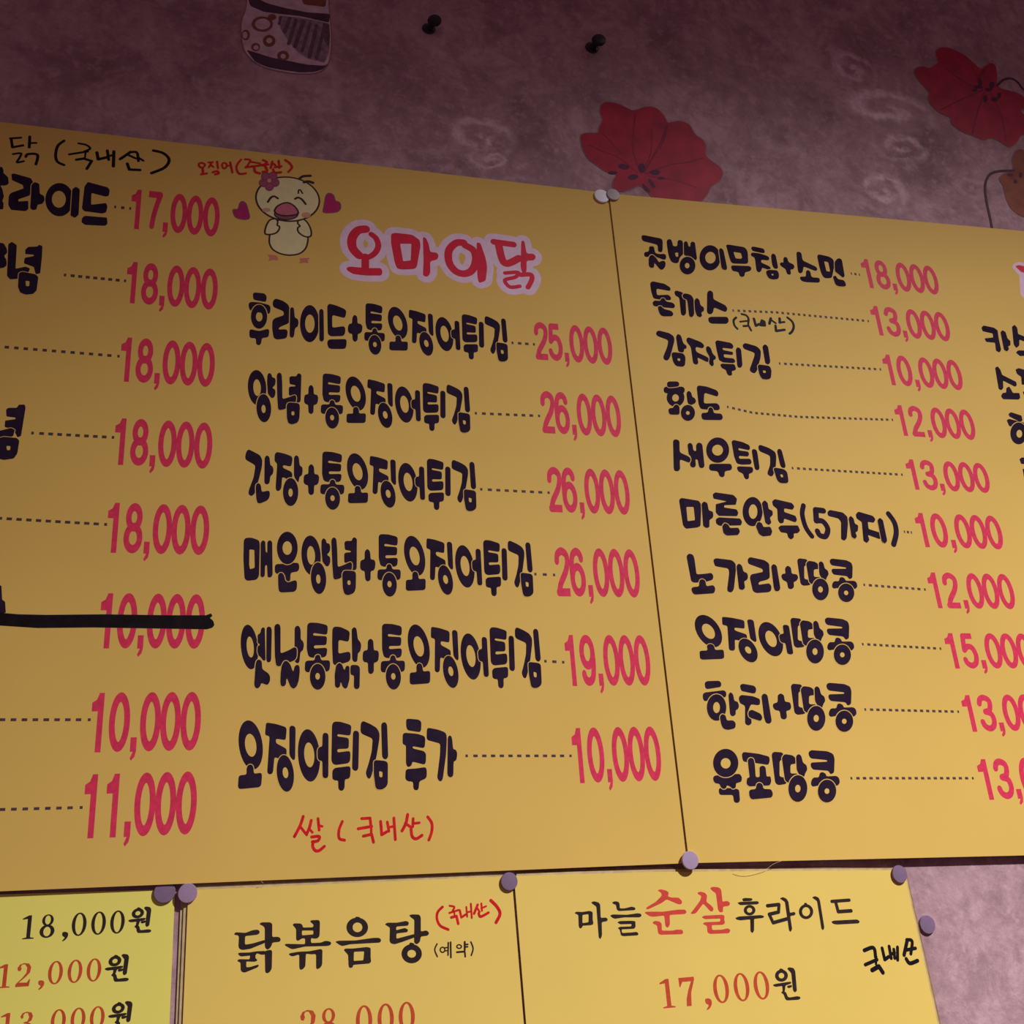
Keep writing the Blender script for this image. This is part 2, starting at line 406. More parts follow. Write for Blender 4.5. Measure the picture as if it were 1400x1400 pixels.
# book-face numerals: x in -1..1, y 0 (top)..1
SER = {
 '1': dict(P=[[(-.85, .12), (-.1, 0), (.28, 0), (.28, .93), (.75, .96), (.75, 1), (-.7, 1), (-.7, .96), (-.22, .93), (-.22, .15), (-.85, .17)]]),
 '7': dict(P=[[(-.92, .0), (.95, .0), (.95, .1), (.42, .55), (.3, 1), (-.28, 1), (-.2, .75), (.1, .45), (.55, .15), (-.5, .15), (-.78, .32), (-.9, .32)]]),
 '2': dict(P=[[(-.92, .98), (-.9, .88), (-.1, .62), (.35, .42), (.38, .2), (.1, .06), (-.25, .06), (-.42, .14), (-.3, .24), (-.45, .34), (-.75, .32), (-.85, .2), (-.6, .06), (-.05, 0), (.6, .04), (.9, .2), (.8, .42), (.3, .6), (-.5, .82), (.5, .84), (.78, .7), (.9, .7), (.8, 1), (-.92, 1)]]),
 '3': dict(P=[[(-.8, .2), (-.55, .05), (0, 0), (.6, .06), (.8, .22), (.65, .4), (.25, .47), (.7, .55), (.92, .74), (.7, .93), (0, 1), (-.65, .95), (-.9, .8), (-.75, .7), (-.5, .72), (-.42, .84), (-.2, .94), (.1, .94), (.38, .76), (.2, .54), (-.3, .5), (-.3, .45), (.15, .42), (.32, .24), (.1, .06), (-.2, .06), (-.42, .14), (-.4, .26), (-.62, .3)]]),
 '8': dict(R=[((0, .25, .74, .25), (0, .24, .36, .19)), ((0, .72, .95, .28), (0, .73, .46, .2))]),
 '0': dict(R=[((0, .5, .95, .5), (0, .5, .5, .44))]),
}
def serif_price(mb, text, L, Rt, Tt, Bt, y, m):
    x0, x1 = XZ(*L, y)[0], XZ(*Rt, y)[0]; z1, z0 = XZ(*Tt, y)[1], XZ(*Bt, y)[1]
    wd, ht = x1 - x0, z1 - z0; yy = y - .00002
    cen = [.072, .249, .425, .5535, .742, .927]; hw = .075
    for c, cx in zip(text, cen):
        g = lambda q: (x0 + (cx + q[0] * hw) * wd, z1 - q[1] * ht)
        if c == ',':
            mb.poly([[g(q) for q in rounded([(-.4, .8), (0, .78), (.4, .84), (.4, 1.0), (.1, 1.14), (-.3, 1.2), (-.3, 1.15), (.05, 1.02), (-.35, .97)], .3)]], yy, m); continue
        d = SER[c]
        for lp in d.get('P', []):
            mb.poly([[g(q) for q in lp]], yy, m)
        for o, i in d.get('R', []):
            A = [g(q) for q in ell(*o, n=30)]; B = [g(q) for q in ell(*i, n=30)]
            mb.strip(A[::-1], B[::-1], yy, m); yy -= .000005
        yy -= .000005
def leader(parent, pts, n, y, w_px, h_px, m='dash'):
    P3 = [Vector(XZ(*p, y)) for p in pts]
    seg = [(P3[i + 1] - P3[i]).length for i in range(len(P3) - 1)]; tot = sum(seg)
    mb = MB(); k = mpp(*pts[0], y)
    for i in range(n):
        d = tot * i / (n - 1); j = 0
        while j < len(seg) - 1 and d > seg[j]: d -= seg[j]; j += 1
        e = (P3[j + 1] - P3[j]).normalized(); c = P3[j] + e * d; q = Vector((-e.y, e.x))
        ww = w_px * k / 2 * (.55 if i in (0, n - 1) else 1); hh = h_px * k / 2
        mb.tri([(p.x, y - .00002, p.y) for p in (c - e * ww - q * hh, c + e * ww - q * hh, c + e * ww + q * hh, c - e * ww + q * hh)], [(0, 1, 2, 3)], m)
    return mb.build('dotted_leader', parent)

# ------------------------------------------------------------------ the wall
mb = MB()
mb.slab([(-1.4, 0.6), (1.6, 0.6), (1.6, 3.2), (-1.4, 3.2)], 0.0, 0.12, 'wall', 'wall')
wall = mb.build('wall_back'); wall['kind'] = 'structure'
wall['label'] = 'mottled mauve wallpapered wall with pale scroll motifs'

YB = -0.0036                                   # front of the left board
YR = -0.0048                                   # front of the right board, bulging further off the wall
YS = -0.0026                                   # front of the small sheets
YW = -0.0004                                   # front of the wall stickers

# ------------------------------------------------------------------ wall stickers
def sticker(name, label, cat, ox, oy, z, cut, parts, group=None):
    """cut: outline shape; parts: list of (part name, material, shapes)"""
    rn = [(pn, m, Run(ox, oy, z, sh, YW)) for pn, m, sh in parts]
    x0, x1, z0, z1 = rn[0][2].box()
    root = empty(name, ((x0 + x1) / 2, 0, z0), label, cat, group)
    for k, (pn, m, r) in enumerate(rn):
        mb = MB()
        if k == 0:
            lp = r.sh[0]['p']
            if cut:
                a = sum(lp[i][0] * lp[(i + 1) % len(lp)][1] - lp[(i + 1) % len(lp)][0] * lp[i][1] for i in range(len(lp)))
                if a < 0: lp = lp[::-1]
                off = []
                for i in range(len(lp)):
                    e = Vector(lp[(i + 1) % len(lp)]) - Vector(lp[i - 1]); q = Vector((e.y, -e.x)).normalized()
                    off.append(tuple(Vector(lp[i]) + q * .0007))
                mb.strip(off, lp, YW + .0001, 'cut')
            mb.slab(lp, YW, -.00002, m, m)
            r.sh = r.sh[1:]
        r.draw(mb, m, y=YW - .00003 * k)
        mb.build(pn, root)
    return root
sticker('poppy_sticker', 'red poppy wall sticker partly tucked behind the top edge of the big yellow boards', 'wall sticker', 785, 130, 6.512, True, [
 ('petals', 'petal', [P('55,370 70,345 130,335 220,340 225,280 265,220 230,150 240,90 275,60 380,70 520,140 570,130 640,100 730,110 800,180 830,250 870,240 950,228 1030,260 1070,350 1150,400 1175,450 1165,530 1200,570 1300,640 1330,690 1300,760 1215,810 1190,880 1120,960 950,940 700,910 655,860 590,795 480,845 420,860 350,830 340,770 390,700 310,690 240,650 130,570 80,490', r=40),
   T('590,690 530,520 520,400 545,170', 12, 'petaldark'), T('620,690 740,480 830,270', 14, 'petaldark'), T('640,700 850,620 1000,600 1150,560', 12, 'petaldark'),
   T('560,690 400,560 250,500 130,440', 10, 'petaldark'), T('600,700 680,520 690,300', 8, 'petaldark'), T('660,720 900,760 1080,820', 10, 'petaldark'),
   T('820,290 800,380 760,470', 22, 'petaldark'), T('250,340 330,420 420,520', 8, 'petaldark')]),
 ('stamens', 'stamen', [O(440, 638, 48, 26, sh=-.5), O(602, 650, 32, 42), O(525, 730, 45, 24, sh=.4), O(720, 688, 44, 24), O(775, 740, 32, 14), O(690, 785, 20, 40, sh=-.6), O(640, 830, 18, 40, sh=-.8), O(345, 690, 40, 14)]),
])
sticker('poppy_sticker', 'red poppy wall sticker with curling stem at the upper right, clear of the boards', 'wall sticker', 1240, 50, 5.6, True, [
 ('petals', 'petal', [P('50,260 85,232 130,228 180,245 230,205 245,200 222,140 225,100 270,80 340,90 440,140 520,210 565,255 600,225 640,200 675,215 690,290 685,370 720,400 850,430 920,480 940,545 870,550 880,590 940,620 950,740 870,750 850,800 790,850 740,820 660,770 580,790 520,760 440,735 380,700 335,660 340,620 240,575 175,510 160,460 180,430 120,370 75,310', r=34),
   T('580,400 440,350 300,240', 9, 'petaldark'), T('580,410 420,480 260,560', 9, 'petaldark'), T('590,430 540,580 500,740', 9, 'petaldark'), T('640,430 720,600 760,800', 9, 'petaldark'), T('540,330 590,260', 16, 'petaldark')]),
 ('stamens', 'stamen', [O(545, 385, 34, 14), O(560, 350, 16, 30), O(625, 405, 28, 16), O(600, 475, 16, 30), O(670, 480, 28, 18), O(705, 450, 16, 22), O(650, 370, 20, 26), O(520, 410, 22, 12)]),
 ('stem', 'stem', [T('690,375 740,330 800,320 850,350 890,400 960,440', 13)]),
])
sticker('flower_sticker', 'rust brown flower wall sticker at the right edge, its dark stem looping down', 'wall sticker', 1240, 50, 5.6, True, [
 ('petals', 'rust', [P('700,1085 740,1050 820,1020 805,940 830,870 880,860 960,900 1060,980 1100,1150 1060,1330 960,1380 880,1375 800,1320 760,1240 740,1140', r=40)]),
 ('stamens', 'stamen', [O(830, 1110, 16, 16), O(870, 1060, 14, 22), O(790, 1060, 24, 10)]),
 ('stem', 'stem', [T('820,1025 700,1030 635,1055 605,1110 600,1180 612,1270 640,1400 655,1480', 14)]),
])
sticker('vase_sticker', 'grey patterned vase wall sticker with rings and stripes near the top left', 'wall sticker', 320, 0, 10.0, True, [
 ('vase_body', 'vase', [P('185,-420 180,60 150,180 100,300 105,500 130,640 165,730 280,850 420,920 560,955 700,985 900,1005 1100,1000 1230,950 1290,860 1320,700 1330,500 1310,250 1290,100 1280,-420', r=70)]),
 ('striped_panel', 'vasestripe', [P('600,215 900,240 1300,320 1312,480 1300,700 1240,860 1000,800 860,700 740,560 640,400', m='vasemid'), P('1210,310 1300,325 1310,480 1300,640 1230,560', m='vasestripe'), T('640,230 615,330', 30), T('760,250 690,440', 44), T('850,270 745,600', 40), T('950,290 830,640', 46), T('1040,320 930,700', 36), T('1130,350 1030,780', 44), T('1230,380 1130,800', 40)]),
 ('dark_band', 'vaseband', [P('190,-30 220,80 400,160 620,190 900,220 1300,310 1312,190 1000,170 700,110 450,45 300,-30')]),
 ('dark_band', 'vaseband', [P('165,680 300,720 500,785 800,845 1000,885 1240,900 1290,865 1225,945 1100,985 900,992 560,940 420,905 290,845')]),
 ('red_patch', 'vasering', [P('900,-80 950,60 1250,95 1270,-80')]),
] + [('ring', 'vasering', [r]) for r in (O(385, 330, 145, 105, 390, 330, 105, 75), O(480, 560, 85, 80, 482, 556, 42, 40), O(160, 480, 55, 72, 150, 480, 34, 50),
  O(295, 645, 60, 55, 300, 650, 38, 34), O(670, 765, 80, 68, 672, 770, 38, 36), O(520, 235, 55, 40))])

# ------------------------------------------------------------------ the two big menu boards
def board(label, loop_px, y, tint='paper', back=-.0008):
    lp = [XZ(*p, y) for p in loop_px]
    root = empty('menu_board', (sum(p[0] for p in lp) / 4, 0, min(p[1] for p in lp)), label, 'menu board')
    mb = MB(); mb.slab(lp, y, back, tint, 'boardback'); o = mb.build('panel', root)
    return root
LB = board('large yellow menu board with hand-drawn chick and pink-outlined red title, on the left', [(-330, 128), (832.0, 264), (941.3, 1180), (-330, 1232)], YB)
RB = board('large yellow menu board right of the chick board, with many short dish names', [(832.9, 264.5), (1720, 345), (1900, 1158), (942.2, 1180)], YR)

# left-hand column, cut by the picture edge
y = YB
lettering('item_name', LB, Run(0, 150, 4, [
 P('-40,330 10,310 20,330 18,345 45,370 48,405 30,415 0,415 12,430 22,475 12,500 20,510 18,545 -40,545', r=14),
 P('62,352 75,348 170,375 187,410 180,445 160,470 100,490 100,502 155,498 155,545 140,555 60,548 45,520 48,470 60,455 130,430 125,412 65,385', r=12),
 P('172,410 190,395 215,405 218,460 240,470 245,495 232,515 205,520 200,545 180,550 165,540', h=.9, r=12),
 O(325, 492, 77, 91, 322, 490, 38, 46), P('395,435 415,420 437,435 430,575 410,592 385,580', h=.9, r=12),
 P('462,420 480,395 590,425 600,440 595,472 575,475 500,455 498,520 580,510 588,530 580,562 560,568 460,555 448,540', r=12),
 P('450,590 465,580 585,590 588,625 575,635 465,630 445,615', r=12)], y))
lettering('item_name', LB, Run(0, 150, 4, [
 P('-30,725 20,730 35,755 42,780 22,800 35,820 38,850 20,865 -30,870', r=12),
 P('138,765 155,750 205,748 213,738 232,745 230,800 220,895 195,900 185,860 130,840 135,810 185,800 185,793 138,790', r=10),
 P('45,735 65,722 92,740 85,870 140,858 165,868 155,890 100,925 55,928 38,910', h=.9, r=12),
 P('102,895 120,885 195,900 210,915 200,990 180,1008 140,1012 110,1000 98,970', '140,935 162,938 160,965 142,965', h=.9, r=12)], y))
lettering('item_name', LB, Run(0, 500, 4, [
 P('33,240 45,230 92,230 103,213 135,212 140,230 115,385 95,392 75,350 25,335 28,300 85,292 85,284 35,278', r=10),
 P('-60,330 -20,360 60,340 82,350 72,385 0,405 -60,405', h=.9, r=10),
 P('-20,400 20,388 92,395 106,410 95,480 75,508 20,516 -10,508', '35,438 58,440 55,462 38,462', h=.9, r=12)], y))
lettering('item_name', LB, Run(0, 500, 4, [P('-40,1190 8,1203 12,1280 28,1290 32,1352 -40,1352', r=10)], y))
for tx, L, Rt, t, b in (
  ('17,000', (180, 270), (300.7, 292.5), 269.5, 323.7), ('18,000', (174, 370), (298, 395), 367, 423.7), ('18,000', (166, 472.5), (294.2, 492.5), 468.7, 529.2),
  ('18,000', (158, 582.5), (290.5, 610), 577.5, 641), ('18,000', (148, 700), (286.2, 725), 691, 759), ('10,000', (138.3, 825.7), (280.3, 851.4), 812.3, 887),
  ('10,000', (126, 964.6), (275, 982.6), 945.8, 1026), ('11,000', (116.2, 1077.7), (269.5, 1093), 1054.6, 1140.7),
  ('25,000', (730, 448.6), (836.6, 472), 447.7, 498.7), ('26,000', (739, 547), (848.6, 569.4), 540.7, 597.7), ('26,000', (748, 650), (860.3, 671.4), 642.7, 703.8),
  ('26,000', (758.5, 764.6), (874.6, 787.4), 750.9, 817), ('19,000', (771.8, 881), (888.8, 904), 868.3, 937.4), ('10,000', (781.4, 1010.7), (903.8, 1035), 993, 1067.7)):
    price(LB, tx, L, Rt, (Rt[0] - 12, t), (Rt[0] - 8, b), y)
for pts, n, ww in (([(157.5, 283), (178, 285)], 3, 4), ([(89, 376), (171, 384)], 9, 5), ([(-30, 471.5), (162, 487)], 16, 5.5), ([(44.5, 592), (154.5, 598)], 10, 6),
                   ([(-28, 707), (144.5, 717)], 14, 7), ([(-27, 984), (122, 984)], 11, 7.5), ([(-28, 1107.5), (111, 1104)], 10, 7.5),
                   ([(700.7, 468.7), (730, 470.8)], 4, 4.5), ([(650.6, 565), (737, 568.6)], 9, 5), ([(658, 669), (750, 673.6)], 9, 5.5), ([(732, 785), (757.5, 786)], 3, 5.5),
                   ([(745.7, 904), (770, 905.4)], 3, 6), ([(638, 1033.4), (780, 1033.4)], 13, 6.2)):
    leader(LB, pts, n, y, ww, 3.6 if pts[0][0] > 600 else 4.2)

# glyph traces of the middle column
SQ = Run(320, 960, 7.7778, [                                                # ojingeo
 O(177, 455, 127, 262, 177, 458, 60, 122, sh=-.1),
 P('133,772 132,700 150,668 175,660 198,672 208,700 210,762 285,750 298,770 290,880 270,905 120,920 60,925 40,905 48,790 70,775', h=1.0),
 P('340,215 440,230 545,262 560,285 550,395 535,402 445,388 445,435 550,490 560,510 555,600 535,625 430,582 415,740 400,765 370,768 352,745 378,362 335,352 330,330'),
 P('588,268 605,250 637,252 655,275 650,600 635,620 610,600 588,560'),
 O(545, 757, 91, 196, 547, 750, 30, 58, sh=-.08, h=1.0),
 O(797, 566, 117, 279, 800, 560, 54, 132, sh=-.06),
 P('940,350 955,325 990,328 1005,350 1003,790 985,810 955,808 940,790 938,625 905,622 888,595 886,510 903,478 938,472', h=1.0)], y)
TG = Run(320, 960, 7.7778, [                                                # twigim
 P('1042,235 1065,205 1130,208 1235,240 1248,260 1240,345 1222,355 1100,338 1098,364 1205,378 1222,395 1220,480 1205,495 1098,498 1098,535 1225,518 1238,540 1235,620 1215,650 1080,668 1050,655 1035,620'),
 P('1055,715 1075,698 1225,680 1240,700 1235,795 1215,815 1178,820 1175,915 1155,942 1125,940 1108,915 1108,832 1070,832 1045,815 1045,735'),
 P('1265,325 1280,303 1312,305 1330,328 1322,705 1305,730 1275,728 1255,705')] +
 [dict(d, p=[(a + 160 * 7.7778, b) for a, b in d['p']], hole=[(a + 160 * 7.7778, b) for a, b in d['hole']] if d.get('hole') else None) for d in (
  P('103,225 125,198 210,235 275,275 303,330 300,400 270,580 215,790 195,818 170,800 155,750 190,640 220,520 230,387 115,337 100,310'),
  P('320,240 335,215 365,213 383,240 395,580 375,608 350,605 330,580'),
  P('240,630 260,615 370,625 392,650 390,870 370,905 330,930 280,930 258,905 240,760', '298,732 335,740 335,790 320,802 300,790', h=1.0))], y)
CG = Run(480, 960, 7.7778, [                                                # chuga
 P('585,185 605,175 720,185 748,210 745,300 730,320 600,300 585,260'),
 P('548,345 565,325 700,335 775,358 790,385 785,470 770,490 655,468 655,492 775,520 798,550 795,640 780,665 650,632 645,670 620,690 595,685 583,650 583,460 555,450 547,430'),
 P('580,725 600,710 690,705 790,690 805,715 805,790 790,815 725,842 720,915 705,938 675,935 660,910 660,845 600,842 575,815'),
 P('805,290 820,272 920,290 1000,320 1016,350 1018,400 1010,560 975,820 955,845 930,835 915,800 945,560 948,440 815,405 803,385'),
 P('1027,375 1045,352 1065,360 1075,390 1085,500 1115,505 1130,545 1120,620 1090,630 1088,775 1070,800 1040,798 1022,770', h=1.0)], y)
def cat(*rs):
    n = Run.__new__(Run); n.y = rs[0].y; n.sh = [d for r in rs for d in r.sh]; return n
SQTG = cat(SQ, TG)
OLD = Run(320, 840, 7.0, [                                                  # yetnal
 O(147, 312, 82, 214, 155, 312, 34, 100, sh=-.08),
 P('225,195 252,178 258,140 275,122 295,130 302,440 278,445 255,410 235,395 222,360 225,305 252,290 225,275', h=.9, r=14),
 P('310,135 325,115 350,120 362,145 355,440 340,460 318,458 308,435'),
 P('205,480 215,440 240,430 265,445 270,525 325,560 345,590 345,640 320,680 260,655 250,690 225,712 200,700 192,670', h=1.1),
 P('580,125 605,105 628,118 638,150 638,240 660,255 670,290 660,345 635,360 625,460 605,470 578,450'),
 P('385,110 410,88 435,95 445,120 445,375 520,345 580,310 603,330 600,410 580,440 430,500 402,490 390,400', h=1.0),
 P('445,560 455,490 480,445 510,445 540,480 567,560 577,500 600,480 625,490 630,540 620,630 600,690 570,715 540,695 510,620 500,590 498,670 475,692 448,685 442,650', h=1.1, r=18)], y)
TONG = Run(320, 840, 7.0, [                                                 # tong
 P('700,100 720,78 800,80 885,100 898,120 893,185 875,195 760,177 755,202 880,208 890,225 885,285 870,295 765,296 765,327 880,318 893,335 885,395 860,412 740,415 710,400 695,330'),
 P('680,455 700,442 772,440 775,400 800,382 825,395 832,440 910,438 920,465 915,530 895,548 690,555 675,530', h=1.1),
 O(800, 597, 75, 125, 800, 592, 22, 32, h=1.1)], y)
DAK = Run(320, 840, 7.0, [                                                  # dak +
 P('940,140 960,115 1020,120 1095,155 1108,175 1100,250 1085,262 1000,243 998,377 1095,355 1115,370 1115,430 1095,455 970,490 945,470 938,300'),
 P('1125,140 1150,120 1172,135 1185,240 1210,265 1218,300 1208,355 1185,370 1180,450 1155,458 1130,440'),
 P('962,580 975,490 1005,460 1035,480 1057,545 1067,500 1085,488 1105,500 1105,620 1085,700 1062,715 1035,690 1020,620 1015,690 990,708 965,690', h=1.1, r=16),
 P('1113,495 1130,482 1185,485 1205,510 1202,700 1180,718 1155,712 1145,690 1148,585 1120,580 1112,560', h=1.1)], y)
PLUS5 = Run(320, 840, 7.0, [P('1280,250 1305,230 1332,248 1338,345 1375,345 1387,370 1382,440 1360,460 1338,462 1338,550 1320,570 1295,570 1283,550 1280,460 1245,458 1230,435 1232,365 1248,345 1278,343')], y)
MAE = Run(320, 720, 6.6667, [                                               # maeun
 P('88,125 105,102 160,100 228,125 235,160 228,450 205,485 120,495 95,475 85,300', '140,208 185,212 188,375 145,388 138,350'),
 P('242,145 262,122 285,135 288,228 302,243 303,140 325,120 348,140 352,440 335,465 305,462 300,350 283,355 280,450 260,465 240,455', h=.9, r=14),
 P('372,355 390,340 440,340 560,328 592,335 595,385 580,410 515,420 512,500 465,505 450,430 385,430 370,410'),
 O(485, 195, 95, 149, 485, 195, 43, 62, h=1.1),
 P('400,440 420,418 445,425 460,455 465,490 490,510 530,495 560,487 575,505 572,570 550,595 430,602 408,590 402,540', h=1.1)], y)
YN = Run(320, 720, 6.6667, [                                                # yangnyeom
 O(702, 262, 88, 181, 702, 262, 36, 85, sh=-.05),
 P('797,125 815,103 838,120 842,150 870,155 878,185 872,230 845,257 875,275 878,320 865,358 840,365 805,320 795,200', h=.9, r=14),
 O(770, 470, 70, 145, 768, 478, 20, 42, sh=-.04, h=1.1),
 P('1005,145 1020,130 1072,130 1080,105 1098,95 1120,112 1118,380 1105,398 1070,395 1050,330 1005,330 1003,250 1015,237 1065,233 1065,221 1010,212', r=14),
 P('885,120 908,95 932,110 940,200 945,370 1010,345 1065,318 1078,345 1072,400 1000,440 975,470 925,485 905,475 895,350', h=1.0),
 P('985,430 1000,400 1050,400 1100,405 1112,430 1110,560 1095,605 1040,628 1005,615 990,560', '1035,490 1060,490 1063,525 1045,535 1032,520', h=1.0)], y)
PLUS4 = Run(320, 720, 6.6667, [P('1190,225 1215,200 1240,225 1245,300 1275,300 1290,325 1285,380 1270,402 1245,405 1245,485 1220,503 1195,485 1190,405 1165,402 1148,380 1150,320 1165,302 1190,300')], y)
GAN = Run(325, 600, 6.6667, [                                               # ganjang
 P('75,125 95,93 150,120 205,150 225,195 220,260 195,360 155,500 125,525 97,505 100,470 145,350 162,242 75,192 67,170'),
 P('245,170 265,148 290,165 297,240 318,250 328,285 318,325 297,340 290,405 265,418 242,405'),
 P('163,440 170,410 195,402 212,425 218,485 260,475 285,472 295,495 288,540 265,565 205,590 178,585 168,540', h=1.0),
 P('337,140 355,118 430,135 495,160 500,190 490,245 475,252 412,238 412,264 490,300 500,330 490,365 470,375 405,345 398,450 380,475 355,475 345,450 360,225 335,205'),
 P('513,165 535,147 557,165 565,245 588,255 593,290 585,335 562,345 555,400 535,380 512,340'),
 O(482, 485, 70, 128, 482, 490, 20, 38, h=1.1)], y)
HR = Run(330, 395, 7.368, [                                                 # huraideu +
 P('115,45 135,35 235,45 258,80 248,130 230,130 120,110'),
 P('72,150 90,130 180,135 275,160 295,180 290,240 270,255 90,220 75,190'),
 P('80,420 95,405 180,425 260,403 278,410 282,430 275,480 255,490 205,495 200,550 180,570 155,562 147,545 147,495 100,498 80,480'),
 O(178, 280, 82, 122, 180, 280, 33, 48, h=1.0),
 P('318,120 345,95 420,120 475,160 487,200 485,330 470,350 385,385 372,410 450,405 468,425 462,480 445,500 360,512 325,495 310,400 312,320 335,295 430,265 425,225 330,187 315,165'),
 P('490,195 510,182 530,195 538,290 565,300 578,330 570,380 540,395 530,480 510,495 485,480', h=1.0),
 O(688, 350, 97, 187, 690, 350, 48, 92), P('783,215 805,198 828,215 833,515 810,535 785,520', h=1.0),
 P('865,170 885,148 960,168 1045,205 1058,230 1045,295 915,262 915,392 1030,375 1048,395 1045,450 1025,475 900,478 870,455'),
 P('870,520 890,508 1050,505 1062,525 1055,590 1035,605 900,605 875,590 865,550'),
 P('1118,285 1140,258 1168,280 1170,350 1200,350 1222,375 1215,430 1195,450 1172,452 1172,515 1145,537 1120,515 1118,450 1090,450 1072,425 1075,370 1092,350 1116,350')], y)

rows = [
 [HR, TONG.placed((498, 463), (526.3, 463.6), (508, 415), (512, 485)), SQTG.placed((531.4, 477.7), (695.2, 482.9), (545, 419.9), (585, 487))],
 [YN.placed((338.6, 533), (411.9, 533), (353, 506), (400, 580.3)), PLUS4.placed((415.7, 545), (435, 545), (425, 526.5), (425, 566)),
  TONG.placed((438.5, 558), (469, 556), (450, 511), (453, 586)), SQTG.placed((472.7, 576), (644, 583.6), (487, 515), (527, 585.7))],
 [GAN, PLUS4.placed((415, 656), (436.3, 655.5), (426, 634.8), (426, 676.8)), TONG.placed((437.8, 669), (470.8, 668), (452, 617.7), (453.5, 697)),
  SQTG.placed((474.7, 684), (652.3, 690), (487, 619.8), (529.7, 694.8))],
 [MAE, YN, PLUS4, TONG.placed((515.8, 780.6), (547.8, 779.7), (525, 730.3), (532, 815.8)), SQTG.placed((553.7, 801), (730.6, 810), (565, 732.6), (608, 814))],
 [OLD, TONG, DAK, PLUS5, TONG.placed((520.3, 908.6), (553.7, 907.7), (530, 852.8), (537, 942.9)), SQTG.placed((559, 929), (742, 936), (570, 853.7), (617, 941.5))],
 [SQTG, CG]]
for r in rows: lettering('item_name', LB, r)

# title with its pink outline
TI = Run(460, 295, 4.8276, [
 T('192,88 140,98 103,150 108,215 150,262', 54), T('140,258 200,275 252,248 276,200 262,150 230,122', 36), T('190,270 190,360', 46, curve=False),
 P('65,345 85,335 200,345 295,345 305,375 295,395 200,395 110,385 70,360'),
 P('360,120 385,112 500,125 550,160 555,200 530,340 510,352 440,355 400,350 385,310 360,180', '420,185 495,185 490,295 440,300'),
 P('570,140 590,145 610,190 618,240 660,242 675,262 665,290 618,300 620,380 600,405 570,395 575,300'),
 T('840,178 790,180 742,230 745,310 790,368 850,382 898,355 920,290 905,230 850,195', 46), P('925,175 950,180 985,280 995,340 985,430 940,445 930,400'),
 T('1038,172 1168,190', 40, curve=False), T('1070,190 1095,290 1130,315 1205,280', 46), P('1220,165 1240,165 1255,250 1300,250 1318,270 1305,295 1255,295 1255,370 1230,385 1215,340'),
 T('1112,378 1200,374 1180,405 1112,425 1145,470 1210,465', 24), T('1215,390 1280,388 1290,420 1264,472', 30)], y)
mb = MB(); base = y - .000015
pc = []
for d in TI.sh:                                                             # outline band under the letters
    k = 8.5 * mpp(600, 350, y)
    lp = d['p']; closed = d['k'] == 'P'
    pc += mb.pieces(list(lp) + ([lp[0]] if closed else []), (d['t'] if 't' in d else 0) + 2 * k)
    if closed and d['hole']: pc.append(lp if len(lp) < 200 else lp)
mb.union(pc, base, 'titlepink')
o = mb.build('title_outline', LB); o['label'] = 'pale pink outline around the red title'
lettering('title_lettering', LB, TI, 'titlered', y=y - .00002, label='red brushed title lettering in four syllables')

# chick drawing, hearts
OX, OY, Z = 315, 220, 8.75
def art(name, parent, shapes, m, yy): 
    mb = MB(); Run(OX, OY, Z, shapes, y).draw(mb, m, y=yy); return mb.build(name, parent)
LN = 19
def lined(s, m, t=LN, mo='outline'):
    q = nums(s); q2 = rounded(q, 60)
    return [P(s, m=m, r=48), dict(k='T', p=q2 + [q2[0]], t=t, c=False, h=0, m=mo)]
body = art('chick_drawing', LB, lined('470,880 462,980 500,1060 590,1110 700,1132 830,1115 905,1050 930,950 925,850 870,740 800,700 570,700 500,780', 'chick'), 'chick', y - .00003)
body['label'] = 'pale yellow smiling chick drawing with a pink flower on its head'
e = ell(685, 458, 378, 264, sh=-.12, n=44)
art('head', body, [dict(k='P', p=e, hole=None, h=0, m='chick', r=1), dict(k='T', p=e + [e[0]], t=LN, c=False, h=0, m='outline'),
  O(430, 588, 48, 26, m='blush'), O(905, 648, 56, 34, m='blush')], 'chick', y - .00010)
art('wing', body, lined('470,700 425,780 410,850 420,880 480,882 550,865 585,820 590,780 555,775 570,730 545,690', 'chick'), 'chick', y - .00007)
art('wing', body, lined('850,680 920,730 965,820 970,890 945,912 880,905 810,855 800,800 840,780 800,750 815,695', 'chick'), 'chick', y - .00007)
art('beak', body, [O(668, 638, 140, 66, m='beakdark'), dict(k='T', p=ell(668, 638, 140, 66) + [(808, 638)], t=14, c=False, h=0, m='outline'),
  P('525,600 560,545 640,508 710,510 780,560 810,625 740,650 640,655 560,635', m='beak', r=50), T('525,600 560,545 640,506 710,508 780,558 812,628 740,652 640,657 560,637 525,600', 19, 'outline')], 'beak', y - .00016)
art('eye', body, [T('448,492 485,440 525,425 568,450', 24), ], 'outline', y - .00016)
art('eye', body, [T('775,455 810,440 855,462 900,518', 24), ], 'outline', y - .00016)
art('eyebrow', body, [T('812,388 818,350 840,352 862,390', 17)], 'outline', y - .00016)
art('feather_tuft', body, [T('822,218 870,185 960,178', 28), T('880,258 930,246 988,262', 30)], 'outline', y - .00016)
art('flower', body, [s for a in range(5) for s in (O(465 + 72 * math.cos(a * 1.2566 + .3), 240 + 70 * math.sin(a * 1.2566 + .3), 54, 52, m='beakdark'),
     O(465 + 72 * math.cos(a * 1.2566 + .3), 240 + 70 * math.sin(a * 1.2566 + .3), 42, 40))] + [O(465, 238, 24, 24, m='blush')], 'blossom', y - .00020)
for s in ('440,1120 560,1130 575,1195 510,1180 450,1205 470,1160', '820,1165 960,1160 920,1190 940,1225 880,1215 815,1230 840,1195'):
    art('foot', body, [P(s, r=20)], 'foot', y - .00003)
